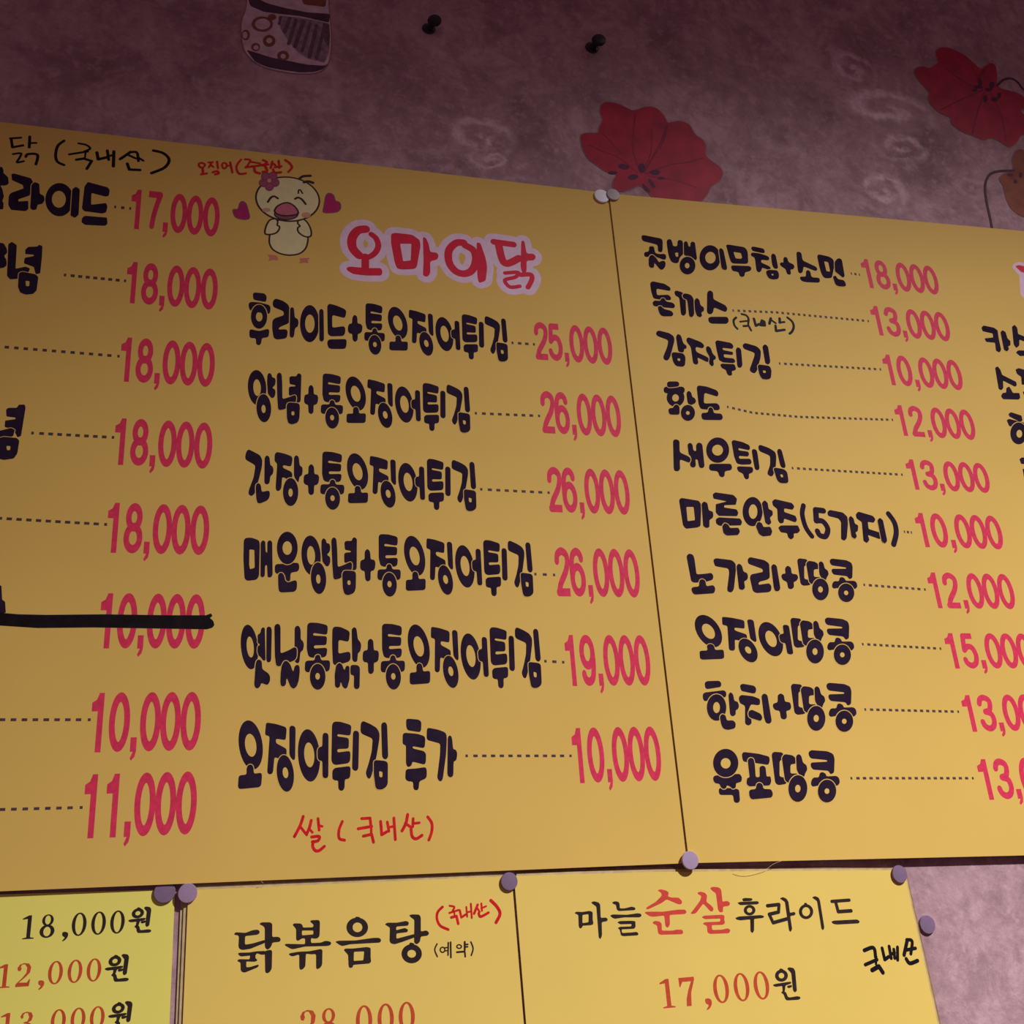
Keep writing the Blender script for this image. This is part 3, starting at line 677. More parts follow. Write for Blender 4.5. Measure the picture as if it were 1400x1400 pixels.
for s in ('25,590 42,578 95,582 108,510 140,478 190,505 215,600 238,700 120,700 50,670', '1100,622 1120,540 1140,410 1185,380 1240,410 1250,482 1310,492 1325,560 1290,610 1200,622'):
    o = art('heart_drawing', LB, lined(s, 'heart', 12, 'beakdark'), 'heart', y - .00003)

# pens on the left board
lettering('handwritten_note', LB, Run(0, 180, 5.6, [
 T('78,52 160,46', 17), T('85,52 95,120 176,105', 19, curve=False), T('228,38 224,120', 20), T('225,88 278,86', 16), T('100,172 160,166 150,200 130,235 182,226', 16), T('198,192 215,172 287,178 275,250', 20),
 T('490,70 442,110 426,180 440,230 490,255', 20), T('602,90 660,102 690,130 645,152', 16), T('530,174 672,152', 17), T('655,160 650,208', 13), T('585,215 640,206 702,225 665,285', 20, curve=False),
 T('742,160 752,212 822,196', 22, curve=False), T('822,145 832,215', 20), T('830,188 872,178', 18), T('872,152 868,265', 22),
 T('1000,155 965,180 920,210', 21), T('1000,158 1048,160 1060,225', 19), T('985,180 1040,205', 17), T('1058,198 1097,222', 17), T('975,245 990,290 1072,294', 21, curve=False), T('1175,145 1250,165 1295,215 1260,275 1160,318', 21)], y),
 'marker', label='black handwriting in the top left corner of the board')
lettering('handwritten_note', LB, Run(260, 205, 9.333, [
 T('110,178 150,165 190,190 160,228 120,212 110,178', 22), T('160,228 166,305', 26), T('140,312 215,300', 24), T('235,160 290,158', 22), T('275,162 240,222', 22), T('262,190 300,220', 20), T('345,150 357,235', 24),
 T('290,285 345,272 365,300 320,312', 26), T('405,190 430,165 465,180 460,225 425,235 405,190', 20), T('465,205 512,200', 18), T('512,160 525,220 540,290', 24), T('650,125 600,190 595,250 630,305 712,300', 24), T('700,120 770,132 725,212', 22),
 T('710,222 890,200', 26), T('760,150 892,172', 20), T('820,232 832,280 890,300', 29), T('930,130 982,160 920,200', 24), T('955,200 982,270 930,280', 29), T('900,190 1000,186', 22),
 T('1050,150 1030,230', 26), T('1060,172 1092,200', 22), T('1130,140 1142,230', 24), T('1080,222 1166,210', 24), T('1060,250 1082,290 1162,286', 26), T('1215,130 1270,170 1300,225 1255,280', 26)], y),
 'redpen', y=y - .00026, label='small red handwriting above the chick')
lettering('handwritten_note', LB, Run(390, 1105, 6.3636, [
 T('156,72 130,150 80,246', 27), T('130,160 187,232', 24), T('226,106 210,170 185,225', 27), T('205,175 236,210', 22), T('285,90 295,190', 25), T('295,150 322,158', 22),
 T('230,250 295,246 285,282 236,292', 27), T('242,290 240,335 262,368 295,368 340,332', 27), T('497,115 468,190 470,262 516,278', 25), T('665,90 738,86 745,150', 25, curve=False), T('635,178 752,158', 26),
 T('748,170 748,222', 22), T('680,242 752,226 768,295', 26, curve=False), T('830,115 840,230 882,205', 26, curve=False), T('888,120 902,200', 24), T('905,165 947,156', 22), T('945,85 958,272', 25),
 T('1065,55 1050,130 1016,196', 27), T('1045,130 1087,160', 24), T('1113,90 1110,160', 24), T('1115,132 1167,126', 22), T('1095,180 1105,245 1140,265 1190,235', 26), T('1240,75 1275,130 1275,200 1250,275', 25)], y),
 'redpen', label='red handwriting at the bottom of the board')
lettering('strike_through_line', LB, Run(0, 800, 3.8889, [
 P('-80,140 100,155 250,158 550,155 900,160 1095,160 1122,150 1130,164 1116,174 1134,190 1140,212 1130,226 1100,235 800,230 500,225 200,228 0,215 -80,210', r=6)], y),
 'marker', y=y - .00005, label='thick black marker line crossing out a price')

# right-hand board
y = YR
lettering('item_name', RB, [Run(865, 310, 8.75, [
 P('105,110 125,98 340,140 360,165 358,290 340,308 310,300 300,280 300,217 120,172 105,140'),
 P('195,240 215,232 255,235 265,300 280,320 330,328 375,322 400,340 400,380 380,400 300,370 240,345 195,362 150,362 135,340 140,302 195,298'),
 P('190,380 210,340 240,335 280,370 315,428 335,412 370,405 395,425 390,480 360,515 330,515 290,470 257,425 258,480 240,495 205,490 190,460', h=1.0, r=16),
 P('405,170 425,148 460,150 478,200 482,232 535,235 535,170 560,155 600,170 605,330 560,370 550,430 510,440 460,420 430,350 410,230', '505,312 545,307 545,360 518,360'),
 P('610,190 630,172 655,180 668,235 690,240 690,190 720,175 745,190 770,385 750,405 725,380 612,340', h=.9, r=16),
 O(655, 465, 95, 107, 652, 465, 28, 32, h=1.0), O(925, 372, 126, 151, 930, 370, 62, 70), P('1030,275 1050,252 1085,275 1132,500 1115,520 1080,515 1060,490', h=.9),
 P('1115,220 1140,212 1340,245 1375,290 1383,430 1360,445 1190,440 1165,400 1135,290', '1205,300 1295,315 1310,370 1295,385 1230,378'),
 P('1175,475 1190,462 1400,470 1423,495 1410,530 1340,545 1340,590 1310,602 1280,592 1265,540 1190,530')], y),
 Run(1000, 320, 7.7778, [
 P('208,145 225,130 345,155 358,195 340,205 220,180'),
 P('205,210 222,195 300,205 390,235 405,260 395,282 315,273 315,302 410,345 420,370 400,385 325,355 318,395 290,410 265,390 248,250 210,235'),
 P('420,225 440,205 470,220 498,360 480,372 450,365 430,320'),
 P('365,400 390,380 490,385 508,430 500,480 440,485 400,475 375,440', '422,425 445,422 450,440 430,440', h=1.0),
 P('550,260 565,242 595,250 605,300 660,320 672,350 655,378 625,375 635,420 620,435 590,425 575,370 530,345 512,320 525,300 555,305'),
 P('690,195 710,185 745,200 755,280 905,350 915,380 895,395 765,343 760,400 740,420 710,410 700,340'),
 P('790,395 815,380 840,400 850,460 935,465 942,500 930,518 790,512 745,500 725,465 740,450 795,455'),
 P('910,230 930,215 1040,240 1085,270 1095,330 1070,460 1050,470 985,470 955,420 930,330', '985,288 1030,300 1050,400 1010,395'),
 P('1095,300 1120,265 1150,255 1175,275 1205,450 1185,465 1165,450 1130,420 1100,400', h=.9, r=16),
 P('1075,450 1110,440 1130,480 1200,490 1222,545 1205,560 1140,558 1105,540', h=1.0)], y)])
lettering('item_name', RB, Run(880, 380, 6.3636, [
 P('55,45 75,28 180,50 235,85 232,115 110,93 115,150 215,145 240,170 235,195 150,190 85,180 65,120', r=18),
 P('75,215 95,195 145,200 155,175 180,175 195,205 255,215 275,240 265,265 150,255 85,245', r=16, h=.8),
 P('120,250 150,240 175,270 240,285 260,310 250,335 160,335 135,310', h=.9),
 P('265,120 285,108 345,128 365,170 370,310 350,332 325,320 315,230 310,170 275,155'),
 P('335,150 355,132 410,145 435,180 440,320 420,345 395,335 385,250 378,190 345,180', h=.9),
 P('440,195 460,172 485,190 495,240 525,255 525,290 500,300 510,330 490,345 460,330 445,280', h=.9),
 P('552,125 575,105 605,125 605,185 715,240 730,270 715,300 610,255 605,300 580,320 550,305'), P('560,350 580,338 730,338 742,375 725,400 585,398 565,380')], y))
lettering('item_name', RB, Run(880, 380, 6.3636, [
 P('105,480 125,455 225,480 265,510 268,550 230,690 210,720 180,715 168,690 205,600 215,542 115,505'),
 P('280,510 298,485 325,500 345,570 375,590 372,615 350,620 352,640 330,655 300,640'),
 P('240,660 255,645 345,655 365,690 360,760 340,775 280,768 255,730', '292,700 318,700 318,722 298,722', h=.9),
 P('370,530 390,515 505,560 530,590 515,615 450,598 455,642 560,690 575,720 555,735 465,690 478,740 460,757 430,745 410,600 375,560'),
 P('540,605 560,590 585,610 600,660 630,685 625,710 605,715 612,760 590,772 565,740 575,690 545,640', h=.8),
 P('622,555 640,542 760,565 782,590 775,618 685,608 690,627 780,645 775,672 695,663 700,692 785,700 800,730 780,742 690,735 655,715 635,630', r=14),
 P('665,755 680,745 790,750 805,790 795,805 765,810 772,845 745,853 725,835 715,800 680,785', r=14), P('800,620 820,600 848,620 860,765 840,785 815,775'),
 P('858,585 880,565 985,595 1020,630 1018,690 985,810 965,832 935,820 920,800 960,690 968,652 870,617'),
 P('1032,595 1055,575 1082,595 1103,735 1085,755 1058,745'), P('990,765 1005,752 1095,765 1113,800 1108,870 1085,885 1030,883 1005,840', '1035,805 1060,805 1065,825 1042,828', h=.9)], y))
lettering('item_name', RB, Run(895, 510, 7.0, [
 P('85,150 100,130 270,130 290,150 285,185 265,200 105,195 88,180'), P('118,95 135,80 220,80 238,100 230,130 135,140 118,125', h=.9),
 O(200, 235, 85, 88, 200, 238, 32, 35), P('303,190 325,168 350,185 360,230 385,240 398,270 385,292 365,300 345,310 315,290'),
 P('130,350 145,335 175,335 190,305 215,300 238,320 240,400 150,400 135,385', h=.9), O(318, 382, 68, 77, 318, 382, 18, 18, h=1.0),
 P('402,135 420,118 500,130 595,165 612,190 605,228 475,188 470,292 595,288 620,310 625,345 605,358 500,350 440,345 420,300'),
 P('445,395 460,380 510,380 515,335 540,325 560,345 565,385 640,388 655,425 640,452 470,450 450,435', h=.9)], y))
lettering('item_name', RB, Run(895, 510, 7.0, [
 P('175,645 200,632 238,645 240,760 330,800 350,830 335,862 240,825 245,920 225,942 190,938 182,915'),
 P('313,685 335,665 362,680 370,740 398,750 395,690 415,665 445,670 458,690 478,895 460,912 430,908 420,880 412,830 390,825 395,890 375,907 345,900 335,870 355,830 340,790 325,780', h=.9, r=16),
 O(603, 738, 110, 122, 602, 738, 52, 52), P('522,880 540,868 730,868 742,900 735,930 670,940 670,985 650,1000 620,990 605,940 535,935 520,915'),
 P('735,655 755,640 840,660 905,690 915,715 905,740 800,718 805,740 895,752 905,775 895,800 805,793 810,820 915,820 930,850 920,875 830,878 785,865 760,800', r=14),
 P('785,905 800,892 935,898 945,930 935,955 900,965 905,1005 885,1020 860,1010 845,960 800,945'), P('928,740 945,725 975,735 985,770 1005,915 990,932 960,925 945,850'),
 P('990,705 1005,685 1090,715 1155,755 1165,800 1160,890 1135,980 1115,992 1085,975 1078,955 1105,880 1105,792 1000,747'), P('1170,745 1188,722 1215,735 1255,890 1245,912 1215,905 1200,880'),
 P('1135,915 1155,905 1240,920 1270,950 1282,1040 1265,1057 1200,1055 1170,1025 1150,960', '1200,970 1225,970 1232,995 1212,1000', h=.9)], y))
lettering('item_name', RB, Run(920, 670, 4.2424, [
 P('35,58 48,45 150,62 165,85 160,210 140,218 75,225 58,205', '78,98 120,98 128,175 85,180', r=14), P('165,80 180,65 200,75 208,118 232,125 235,150 228,165 212,172 212,215 195,222 175,210', h=.9, r=14),
 P('230,25 245,13 350,28 372,50 365,86 298,88 296,101 370,112 380,132 372,152 265,150 248,130 248,82 312,66 235,50', r=10),
 P('248,170 265,158 390,165 402,185 395,205 270,208 250,195', r=12), P('285,210 300,190 322,200 330,220 380,218 390,240 378,262 310,265 292,250', h=.9, r=14),
 O(462, 125, 58, 85, 465, 125, 25, 42), P('515,75 532,58 550,75 555,110 578,120 580,145 562,160 572,190 555,205 535,190', h=.9, r=12), P('480,210 492,183 515,190 525,215 565,212 577,240 568,265 520,270 498,255', h=.9, r=14),
 P('575,65 590,52 690,75 705,95 695,115 645,106 645,127 712,150 720,175 710,188 645,165 642,190 622,195 608,175 605,110 580,90', r=12), P('610,218 625,205 725,205 738,235 725,250 700,252 702,275 685,288 668,275 662,250 625,245', r=12),
 T('757,90 750,140 770,215 806,268', 27), T('872,120 828,115 832,178', 32, curve=False), T('832,178 870,182 898,225 885,268 852,262 838,238', 30),
 P('895,128 908,115 985,130 1012,155 1015,200 1008,280 995,295 975,285 975,185 960,165 900,150', r=14), P('1018,165 1030,148 1048,165 1055,195 1075,205 1072,240 1058,245 1068,270 1055,285 1035,272', h=.9, r=12),
 P('1060,140 1075,125 1160,150 1175,170 1165,190 1130,184 1135,226 1205,248 1215,270 1200,285 1130,260 1140,290 1125,308 1105,295 1095,185 1065,165', r=12), P('1185,175 1200,160 1218,175 1243,295 1230,312 1210,300', h=.8, r=12),
 T('1250,138 1285,190 1295,250 1280,315', 29)], y))
DK = Run(940, 920, 5.6, [                                                   # ttangkong
 P('790,100 805,82 870,88 880,110 870,140 850,148 850,260 895,270 905,300 895,315 840,322 818,305', r=18), P('865,125 885,100 940,108 965,125 975,170 930,175 930,240 985,240 990,290 920,310 890,290', h=1.0, r=18),
 P('970,115 990,100 1010,115 1022,165 1048,180 1055,215 1040,238 1028,275 1000,260 975,215', h=1.0, r=18), O(985, 348, 70, 96, 985, 348, 20, 27, h=1.0),
 P('1062,90 1080,75 1200,85 1245,105 1255,140 1252,240 1225,252 1210,225 1095,215 1078,190 1080,164 1200,160 1200,149 1080,135 1065,115', r=18),
 P('1085,290 1100,270 1140,272 1145,240 1165,232 1190,245 1195,265 1270,262 1290,280 1295,315 1275,335 1130,330 1095,338 1080,320', r=18), O(1200, 370, 68, 82, 1200, 370, 18, 20, h=1.0)], y)
lettering('item_name', RB, [Run(930, 750, 5.3846, [
 P('45,55 65,35 95,45 105,75 120,190 185,185 230,178 245,200 240,230 190,245 100,252 80,240 65,160', r=18), P('80,295 95,282 138,280 140,235 160,222 185,235 192,278 245,268 260,295 250,330 105,340 88,325', h=.9, r=18),
 P('242,85 260,70 380,85 408,110 410,160 395,300 378,325 350,318 345,300 360,180 355,147 255,130', r=18), P('412,130 430,108 455,125 465,170 495,180 500,215 488,235 470,240 478,290 460,307 432,300', h=.9, r=18),
 P('495,80 512,62 620,85 655,110 660,215 640,230 580,245 575,267 655,255 672,275 670,310 650,322 560,328 535,315 512,215 520,190 610,172 605,150 500,112', r=18), P('668,130 685,112 710,125 738,295 725,315 698,315 688,290', h=.9, r=18),
 P('770,145 790,123 815,140 820,185 860,190 870,215 855,240 835,245 838,285 820,300 795,295 785,245 755,232 742,205 752,185 775,185', r=16)], y),
 DK.placed((1090, 772.3), (1172.4, 802), (1140, 763.9), (1160, 823.4))])
lettering('item_name', RB, [SQ.placed((955.4, 896.8), (1084, 887.9), (968, 840.7), (1024, 905.7), YR), DK.placed((1082, 862.9), (1167.9, 884.3), (1130, 844.3), (1153, 909.3))])
lettering('item_name', RB, [Run(940, 920, 5.6, [
 P('130,75 150,62 245,60 260,80 255,108 150,125 135,115', r=18), P('115,165 130,150 280,132 298,150 295,185 130,218 118,200', r=18), O(222, 265, 75, 102, 222, 265, 26, 42, h=1.0),
 P('312,165 330,145 350,165 358,215 385,220 395,255 385,280 368,285 370,320 345,335 325,320', r=18), P('245,335 265,312 292,325 300,365 350,362 370,385 365,425 310,438 275,430 258,400', h=1.0, r=20),
 P('400,95 420,82 510,98 527,120 520,155 500,158 410,138', r=18), P('392,185 410,168 500,178 555,200 555,240 540,248 485,240 465,290 490,360 490,390 465,405 440,390 440,250 405,235 395,215', r=18),
 P('465,295 490,280 560,312 575,345 560,370 480,345 465,330', h=1.0, r=18), P('565,175 585,155 612,170 645,370 630,390 600,385 585,340', r=18),
 P('690,170 712,155 738,170 745,220 785,225 795,260 785,285 755,290 762,340 745,358 715,350 705,290 670,285 652,260 655,235 690,225', r=16)], y), DK])
lettering('item_name', RB, [Run(940, 920, 5.6, [
 P('238,890 255,878 370,885 395,895 402,980 385,998 355,990 348,935 250,935 240,920', r=18),
 P('195,800 210,785 400,772 418,800 412,835 370,845 370,880 345,890 325,870 300,860 295,885 270,890 250,870 245,850 210,845 197,825', h=1.0, r=16), O(292, 690, 97, 109, 292, 692, 38, 40, h=1.0),
 P('415,620 430,605 540,618 625,640 630,670 620,705 520,690 430,680 420,660', r=18),
 P('460,665 480,648 505,655 515,700 522,798 552,798 550,720 575,708 597,720 605,795 635,790 642,830 630,862 470,870 450,850 455,805 475,800 465,720', h=1.0, r=16),
 P('470,905 485,892 522,890 528,850 550,838 575,852 580,888 640,890 655,925 645,955 490,970 472,945', h=1.0, r=18)], y),
 DK.placed((1054.3, 1034.3), (1148, 1068), (1110, 1025.7), (1130, 1097.3))])
# third column, at the picture edge
E = lambda sh: Run(1330, 340, 4.118, sh, y)
lettering('item_name', RB, E([P('48,445 60,432 120,445 140,460 145,500 160,570 150,585 130,575 125,530 75,525 65,505 115,500 112,478 55,465', r=10), P('155,470 168,458 185,470 195,505 212,520 212,545 198,550 205,565 192,580 175,570', h=.8, r=10),
 P('220,440 235,428 250,445 255,480 330,510 335,540 262,512 262,545 245,560 230,540', r=10), P('242,585 255,572 350,575 355,600 265,605', r=10)]))
lettering('item_name', RB, E([P('125,670 140,662 155,680 165,710 245,750 248,770 238,778 170,743 172,785 160,798 145,790', r=10), P('158,830 168,812 188,810 188,785 205,775 220,800 225,812 262,812 268,840 258,850 170,848', r=10),
 P('240,680 258,672 320,690 325,770 275,765 272,722 248,705', r=8), P('280,805 322,800 326,830 290,830', r=8)]))
lettering('item_name', RB, E([P('200,930 215,920 275,940 280,970 265,975 205,945', r=10), P('190,965 205,958 330,990 330,1012 205,1000', r=10), O(258, 1040, 47, 62, 262, 1042, 16, 22, h=.9)]))
lettering('item_name', RB, E([P('262,1185 275,1175 340,1180 342,1215 272,1212', r=8), P('280,1240 340,1236 342,1322 292,1310', r=8)]))
mb = MB(); E([P('222,100 235,82 260,75 340,90 345,285 285,278 268,255 262,150 235,122', r=12)]).draw(mb, 'titlepink'); mb.build('title_outline', RB)
mb = MB(); E([P('238,98 262,92 340,112 345,152 270,130', r=8), P('290,250 340,240 342,262 296,268', r=8)]).draw(mb, 'titlered', y=y - .00003); mb.build('title_lettering', RB)
for tx, L, Rt, t, b in (
  ('18,000', (1178, 366.4), (1283, 386.9), 363.3, 402.6), ('13,000', (1191, 431.3), (1298.7, 451), 426.6, 466.6), ('10,000', (1206.8, 495), (1316, 517.7), 492, 533.4),
  ('12,000', (1223.6, 565.6), (1334, 588), 560, 601.6), ('13,000', (1237.7, 634.3), (1353.6, 660), 633, 674), ('10,000', (1250.7, 710.4), (1371.4, 734.6), 705, 751.3),
  ('12,000', (1267.4, 790.3), (1387, 812.6), 784.7, 833), ('15,000', (1290, 870), (1413, 893), 866, 914), ('13,000', (1313, 954), (1439, 980), 949, 998.6), ('13,000', (1334.6, 1043), (1464, 1067), 1034.5, 1089.6)):
    price(RB, tx, L, Rt, (Rt[0] - 14, t), (Rt[0] - 6, b), y)
for pts, n, ww in (([(1164, 374), (1175, 375.5)], 3, 2.6), ([(1002.5, 424.6), (1060, 427), (1187, 439)], 26, 3.4), ([(1066, 497), (1203.6, 505)], 19, 3.6), ([(995, 556.4), (1030, 564.5), (1093, 570), (1220, 574)], 31, 3.8),
                   ([(1083.6, 640), (1233, 649)], 20, 4), ([(1236.6, 727), (1246, 728)], 3, 3), ([(1181.6, 799.6), (1264.5, 806)], 11, 4.4), ([(1179.6, 880.7), (1285.7, 886.8)], 14, 4.4),
                   ([(1183, 970), (1310, 973)], 16, 4.8), ([(1164, 1064), (1330, 1064)], 20, 5)):
    leader(RB, pts, n, y, ww, 3.2)
lettering('handwritten_note', RB, Run(990, 420, 11.667, [
 T('192,165 152,210 165,290 212,345', 34), T('280,110 350,130 388,180 385,240', 34), T('255,232 390,216', 28), T('385,220 385,300', 30), T('310,302 390,296 430,370', 34, curve=False),
 T('475,185 505,295 560,270', 40, curve=False), P('565,260 590,185 660,220 672,312 560,305', r=12), T('745,178 722,262', 40), T('745,200 822,255', 30), T('885,180 888,245', 40), T('880,246 962,236', 30), T('820,295 828,380 965,360', 38, curve=False),
 T('1010,165 1085,230 1110,310 1085,385 1045,422', 36)], y), 'marker', label='small black handwriting under the second dish name')

# ------------------------------------------------------------------ small price sheets under the boards
def sheet(label, loop_px, front, thick, tint, edge='edge', name='price_sheet', group=None, cat_='price sheet'):
    lp = [XZ(*p, front) for p in loop_px]
    root = empty(name, (sum(p[0] for p in lp) / 4, 0, min(p[1] for p in lp)), label, cat_, group)
    mb = MB(); mb.slab(lp, front, front + thick, tint, edge); mb.build('paper', root)
    return root
LS = sheet('lemon yellow price sheet at lower left with three prices', [(-300, 1232), (239.5, 1215.5), (231.2, 1410), (219.5, 1728), (-300, 1800)], -.0010, .0006, 'lemon')
MS = sheet('golden yellow sheet in the middle below the boards, with four large black syllables', [(257.5, 1217), (699.5, 1197.6), (716.2, 1400), (737.5, 1657), (236, 1726)], YS, .0006, 'sheet')
RS = sheet('golden yellow sheet at lower right with two red syllables among black ones', [(702.8, 1197.5), (900, 1192), (1235.5, 1189.5), (1282, 1400), (1321, 1577), (740.5, 1657)], YS, .0006, 'sheet')
def backing(loop, front, label, tint='edge'):
    lp = [XZ(*p, front) for p in loop]
    mb = MB(); mb.slab(lp, front, front + .0005, tint, tint); o = mb.build('backing_sheet'); tag(o, label, 'paper sheet'); return o
backing([(252.2, 1212), (699, 1193.4), (716, 1400), (737, 1652), (231, 1721)], -.0017, 'cream backing sheet peeping out just left of and above the middle golden sheet')
backing([(248.0, 1209), (697, 1190), (714, 1400), (735, 1648), (227, 1716)], -.0009, 'lowest cream backing sheet behind the middle golden sheet, leftmost cream edge')
backing([(706, 1193.8), (900, 1188.6), (1236.8, 1187), (1284.2, 1400), (1323, 1573), (742, 1652)], -.0017, 'cream backing sheet peeping out above and right of the lower right golden sheet')
backing([(706, 1190), (900, 1185.4), (1100, 1186), (1238, 1186.5), (1286.5, 1400), (1324.5, 1570), (742, 1648)], -.0009, 'brown backing sheet behind the lower right golden sheet, a dark line at its right edge', 'boardback')

y = YS
lettering('dish_name', MS, [Run(310, 1240, 9.3333, [
 P('95,340 115,322 240,330 330,295 395,288 422,310 415,340 390,355 235,372 232,465 240,480 330,465 490,418 490,458 300,535 200,550 160,535 148,500 155,380 140,360 100,358', r=14),
 P('418,212 445,195 555,195 582,215 580,385 640,378 680,390 690,420 675,445 580,455 575,490 545,535 510,545 485,510 485,265 460,240 425,225', r=18),
 P('140,595 160,583 290,580 380,565 490,560 490,608 440,610 385,590 365,620 370,660 392,670 385,690 350,700 250,695 250,770 300,765 400,735 412,745 395,770 300,810 230,838 195,830 178,810 175,710 140,695 135,680 160,665 290,668 300,620 190,632 165,625', r=10),
 P('485,560 560,545 580,560 575,790 545,835 510,848 490,830', r=18),
 P('840,225 860,208 945,210 970,235 970,262 1100,260 1110,225 1060,185 1080,168 1175,165 1190,190 1185,370 1160,400 1120,405 1075,395 1075,460 1200,455 1260,430 1320,440 1335,460 1325,485 1290,498 1000,505 850,538 820,535 740,490 745,470 790,470 1000,475 1000,400 960,400 910,435 885,420 885,280 850,240', '960,300 1105,300 1105,350 960,362', r=16),
 P('790,600 810,588 920,570 1050,565 1150,545 1200,535 1222,550 1218,740 1190,780 1155,795 1140,780 1140,600 1080,605 1010,595 1003,760 965,800 935,800 925,770 925,605 840,632 805,618', r=16)], y),
 Run(450, 1220, 5.6, [
 O(215, 268, 83, 75, 217, 268, 37, 37), P('195,202 205,185 235,190 240,207', r=8), P('45,378 70,370 200,368 340,348 385,348 400,365 390,385 300,390 160,398 100,412 75,400', r=14),
 P('110,440 125,430 180,430 290,418 318,425 318,500 322,530 310,545 185,555 180,575 155,580 148,560 145,480', '190,455 268,452 262,520 188,525', r=12),
 P('425,245 445,232 520,232 590,218 612,230 605,255 515,262 512,290 580,272 605,285 600,305 515,315 515,355 655,318 655,345 560,380 500,398 470,390 462,370 465,270', r=12),
 P('610,175 635,168 690,170 702,190 702,300 745,290 768,310 755,332 702,338 695,380 670,400 650,385 652,210 630,195', r=14), O(632, 470, 78, 73, 632, 470, 33, 30), P('610,402 620,383 650,390 655,407', r=8)], y)], 'serif')
lettering('small_print', MS, Run(450, 1220, 5.6, [
 T('826,395 808,440 828,492', 12), O(868, 440, 23, 25, 868, 440, 12, 14), T('885,425 906,422', 10), T('888,448 906,445', 10), T('912,385 910,480', 13), T('930,382 932,498', 14),
 O(995, 415, 23, 19, 995, 415, 12, 9), T('1038,380 1038,440', 16), T('1038,400 1062,398', 12), T('1038,418 1060,416', 12), T('978,458 1038,453 1042,492', 14, curve=False), T('1085,380 1102,430 1088,482', 12)], y), 'serif')
lettering('handwritten_note', MS, Run(450, 1220, 5.6, [
 T('868,112 832,150 825,200 850,255 912,285', 21), T('922,103 958,112 945,142', 16), T('920,158 992,135', 16), T('958,150 960,180', 14), T('935,192 975,182 988,240', 21, curve=False),
 T('1000,138 1012,192 1045,170', 18, curve=False), T('1050,112 1057,186', 15), T('1055,152 1085,146', 14), T('1085,88 1092,195', 16), T('1137,95 1110,162', 20), T('1130,112 1152,150', 16), T('1165,85 1170,140', 16), T('1165,122 1202,106', 14), T('1145,160 1160,186 1220,155', 20),
 T('1238,62 1285,110 1308,165 1278,230', 25)], y), 'redpen', label='red handwriting beside the dish name')
def serif_part(parent, text, L, Rt, Tt, Bt, y, m):
    mb = MB(); serif_price(mb, text, L, Rt, Tt, Bt, y, m); return mb.build('price', parent)
serif_part(MS, '28,000', (409, 1396), (567.5, 1392), (556, 1369.5), (558, 1411), y, 'coral')
for rn in (Run(775, 1200, 6.087, [
 P('62,295 78,282 130,285 190,275 215,285 215,345 222,385 205,395 130,400 128,415 108,425 98,405 95,310', '130,310 180,303 180,370 130,378', r=12),
 P('200,205 225,195 265,205 278,225 282,335 325,330 342,345 335,362 290,370 293,480 280,512 265,500 245,240 215,220', r=14),
 P('375,205 400,195 430,200 440,220 440,255 480,255 540,240 572,250 568,270 430,278 415,265 408,225 385,218', r=12), P('358,315 380,305 500,308 590,295 618,300 622,320 605,330 480,330 400,342 380,335', r=12),
 P('418,372 440,360 540,358 570,362 572,410 560,425 455,430 460,460 540,455 580,450 598,465 590,480 470,487 450,480 440,432 422,420 440,408 535,405 540,385 445,388', r=10)], y),
 Run(990, 1210, 5.0, [
 P('122,95 140,88 190,90 195,103 180,110 130,112', r=8), P('90,122 110,115 230,110 240,122 228,132 110,138', r=8), O(174, 172, 40, 36, 174, 172, 18, 17), P('75,225 100,215 250,205 275,212 268,225 205,232 205,310 195,330 180,318 178,235 110,242 85,236', r=10),
 T('296,142 375,133 372,185 308,200 335,258 442,228', 23, curve=False), P('380,92 400,82 425,92 440,115 450,190 480,183 490,195 482,207 452,212 465,300 455,322 443,310 415,115', r=10),
 O(560, 182, 49, 51, 560, 182, 27, 31), P('545,132 550,120 565,124 572,136', r=5), P('600,85 620,75 645,85 655,105 685,290 678,310 665,300 635,110', r=10),
 T('736,112 855,103', 21, curve=False), T('762,115 780,182 868,176', 23, curve=False), P('732,250 750,243 910,235 928,248 920,262 770,270 745,265', r=10)], y)):
    lettering('dish_name', RS, rn, 'serif')
for sh in ([P('752,105 780,95 830,108 850,125 840,155 870,165 930,165 960,195 955,220 930,222 830,180 790,210 680,262 658,262 665,245 740,200 790,150 785,125', r=14), P('645,290 665,282 800,282 930,265 985,265 998,285 985,302 855,310 858,390 840,418 820,405 810,315 720,325 690,322', r=14), P('712,370 735,358 775,365 790,385 790,440 880,440 910,432 960,432 970,455 960,470 780,475 760,465 750,395 720,385', r=14)],
           [P('1085,125 1110,115 1150,125 1168,150 1160,200 1200,230 1222,255 1215,280 1195,282 1135,215 1075,295 1045,303 1028,298 1050,270 1110,190 1120,150 1095,140', r=14), P('1190,85 1215,75 1265,80 1285,100 1295,200 1335,192 1360,210 1350,235 1300,240 1300,285 1275,290 1258,270 1240,130 1205,105', r=14), P('1120,330 1140,315 1290,308 1312,315 1310,355 1318,375 1300,392 1205,395 1210,435 1290,432 1340,420 1362,435 1350,462 1190,468 1170,455 1165,400 1130,385 1145,370 1275,365 1278,340 1150,345', r=12)]):
    lettering('dish_syllable', RS, Run(775, 1200, 6.087, sh, y), 'sred', label='large red syllable of the dish name')
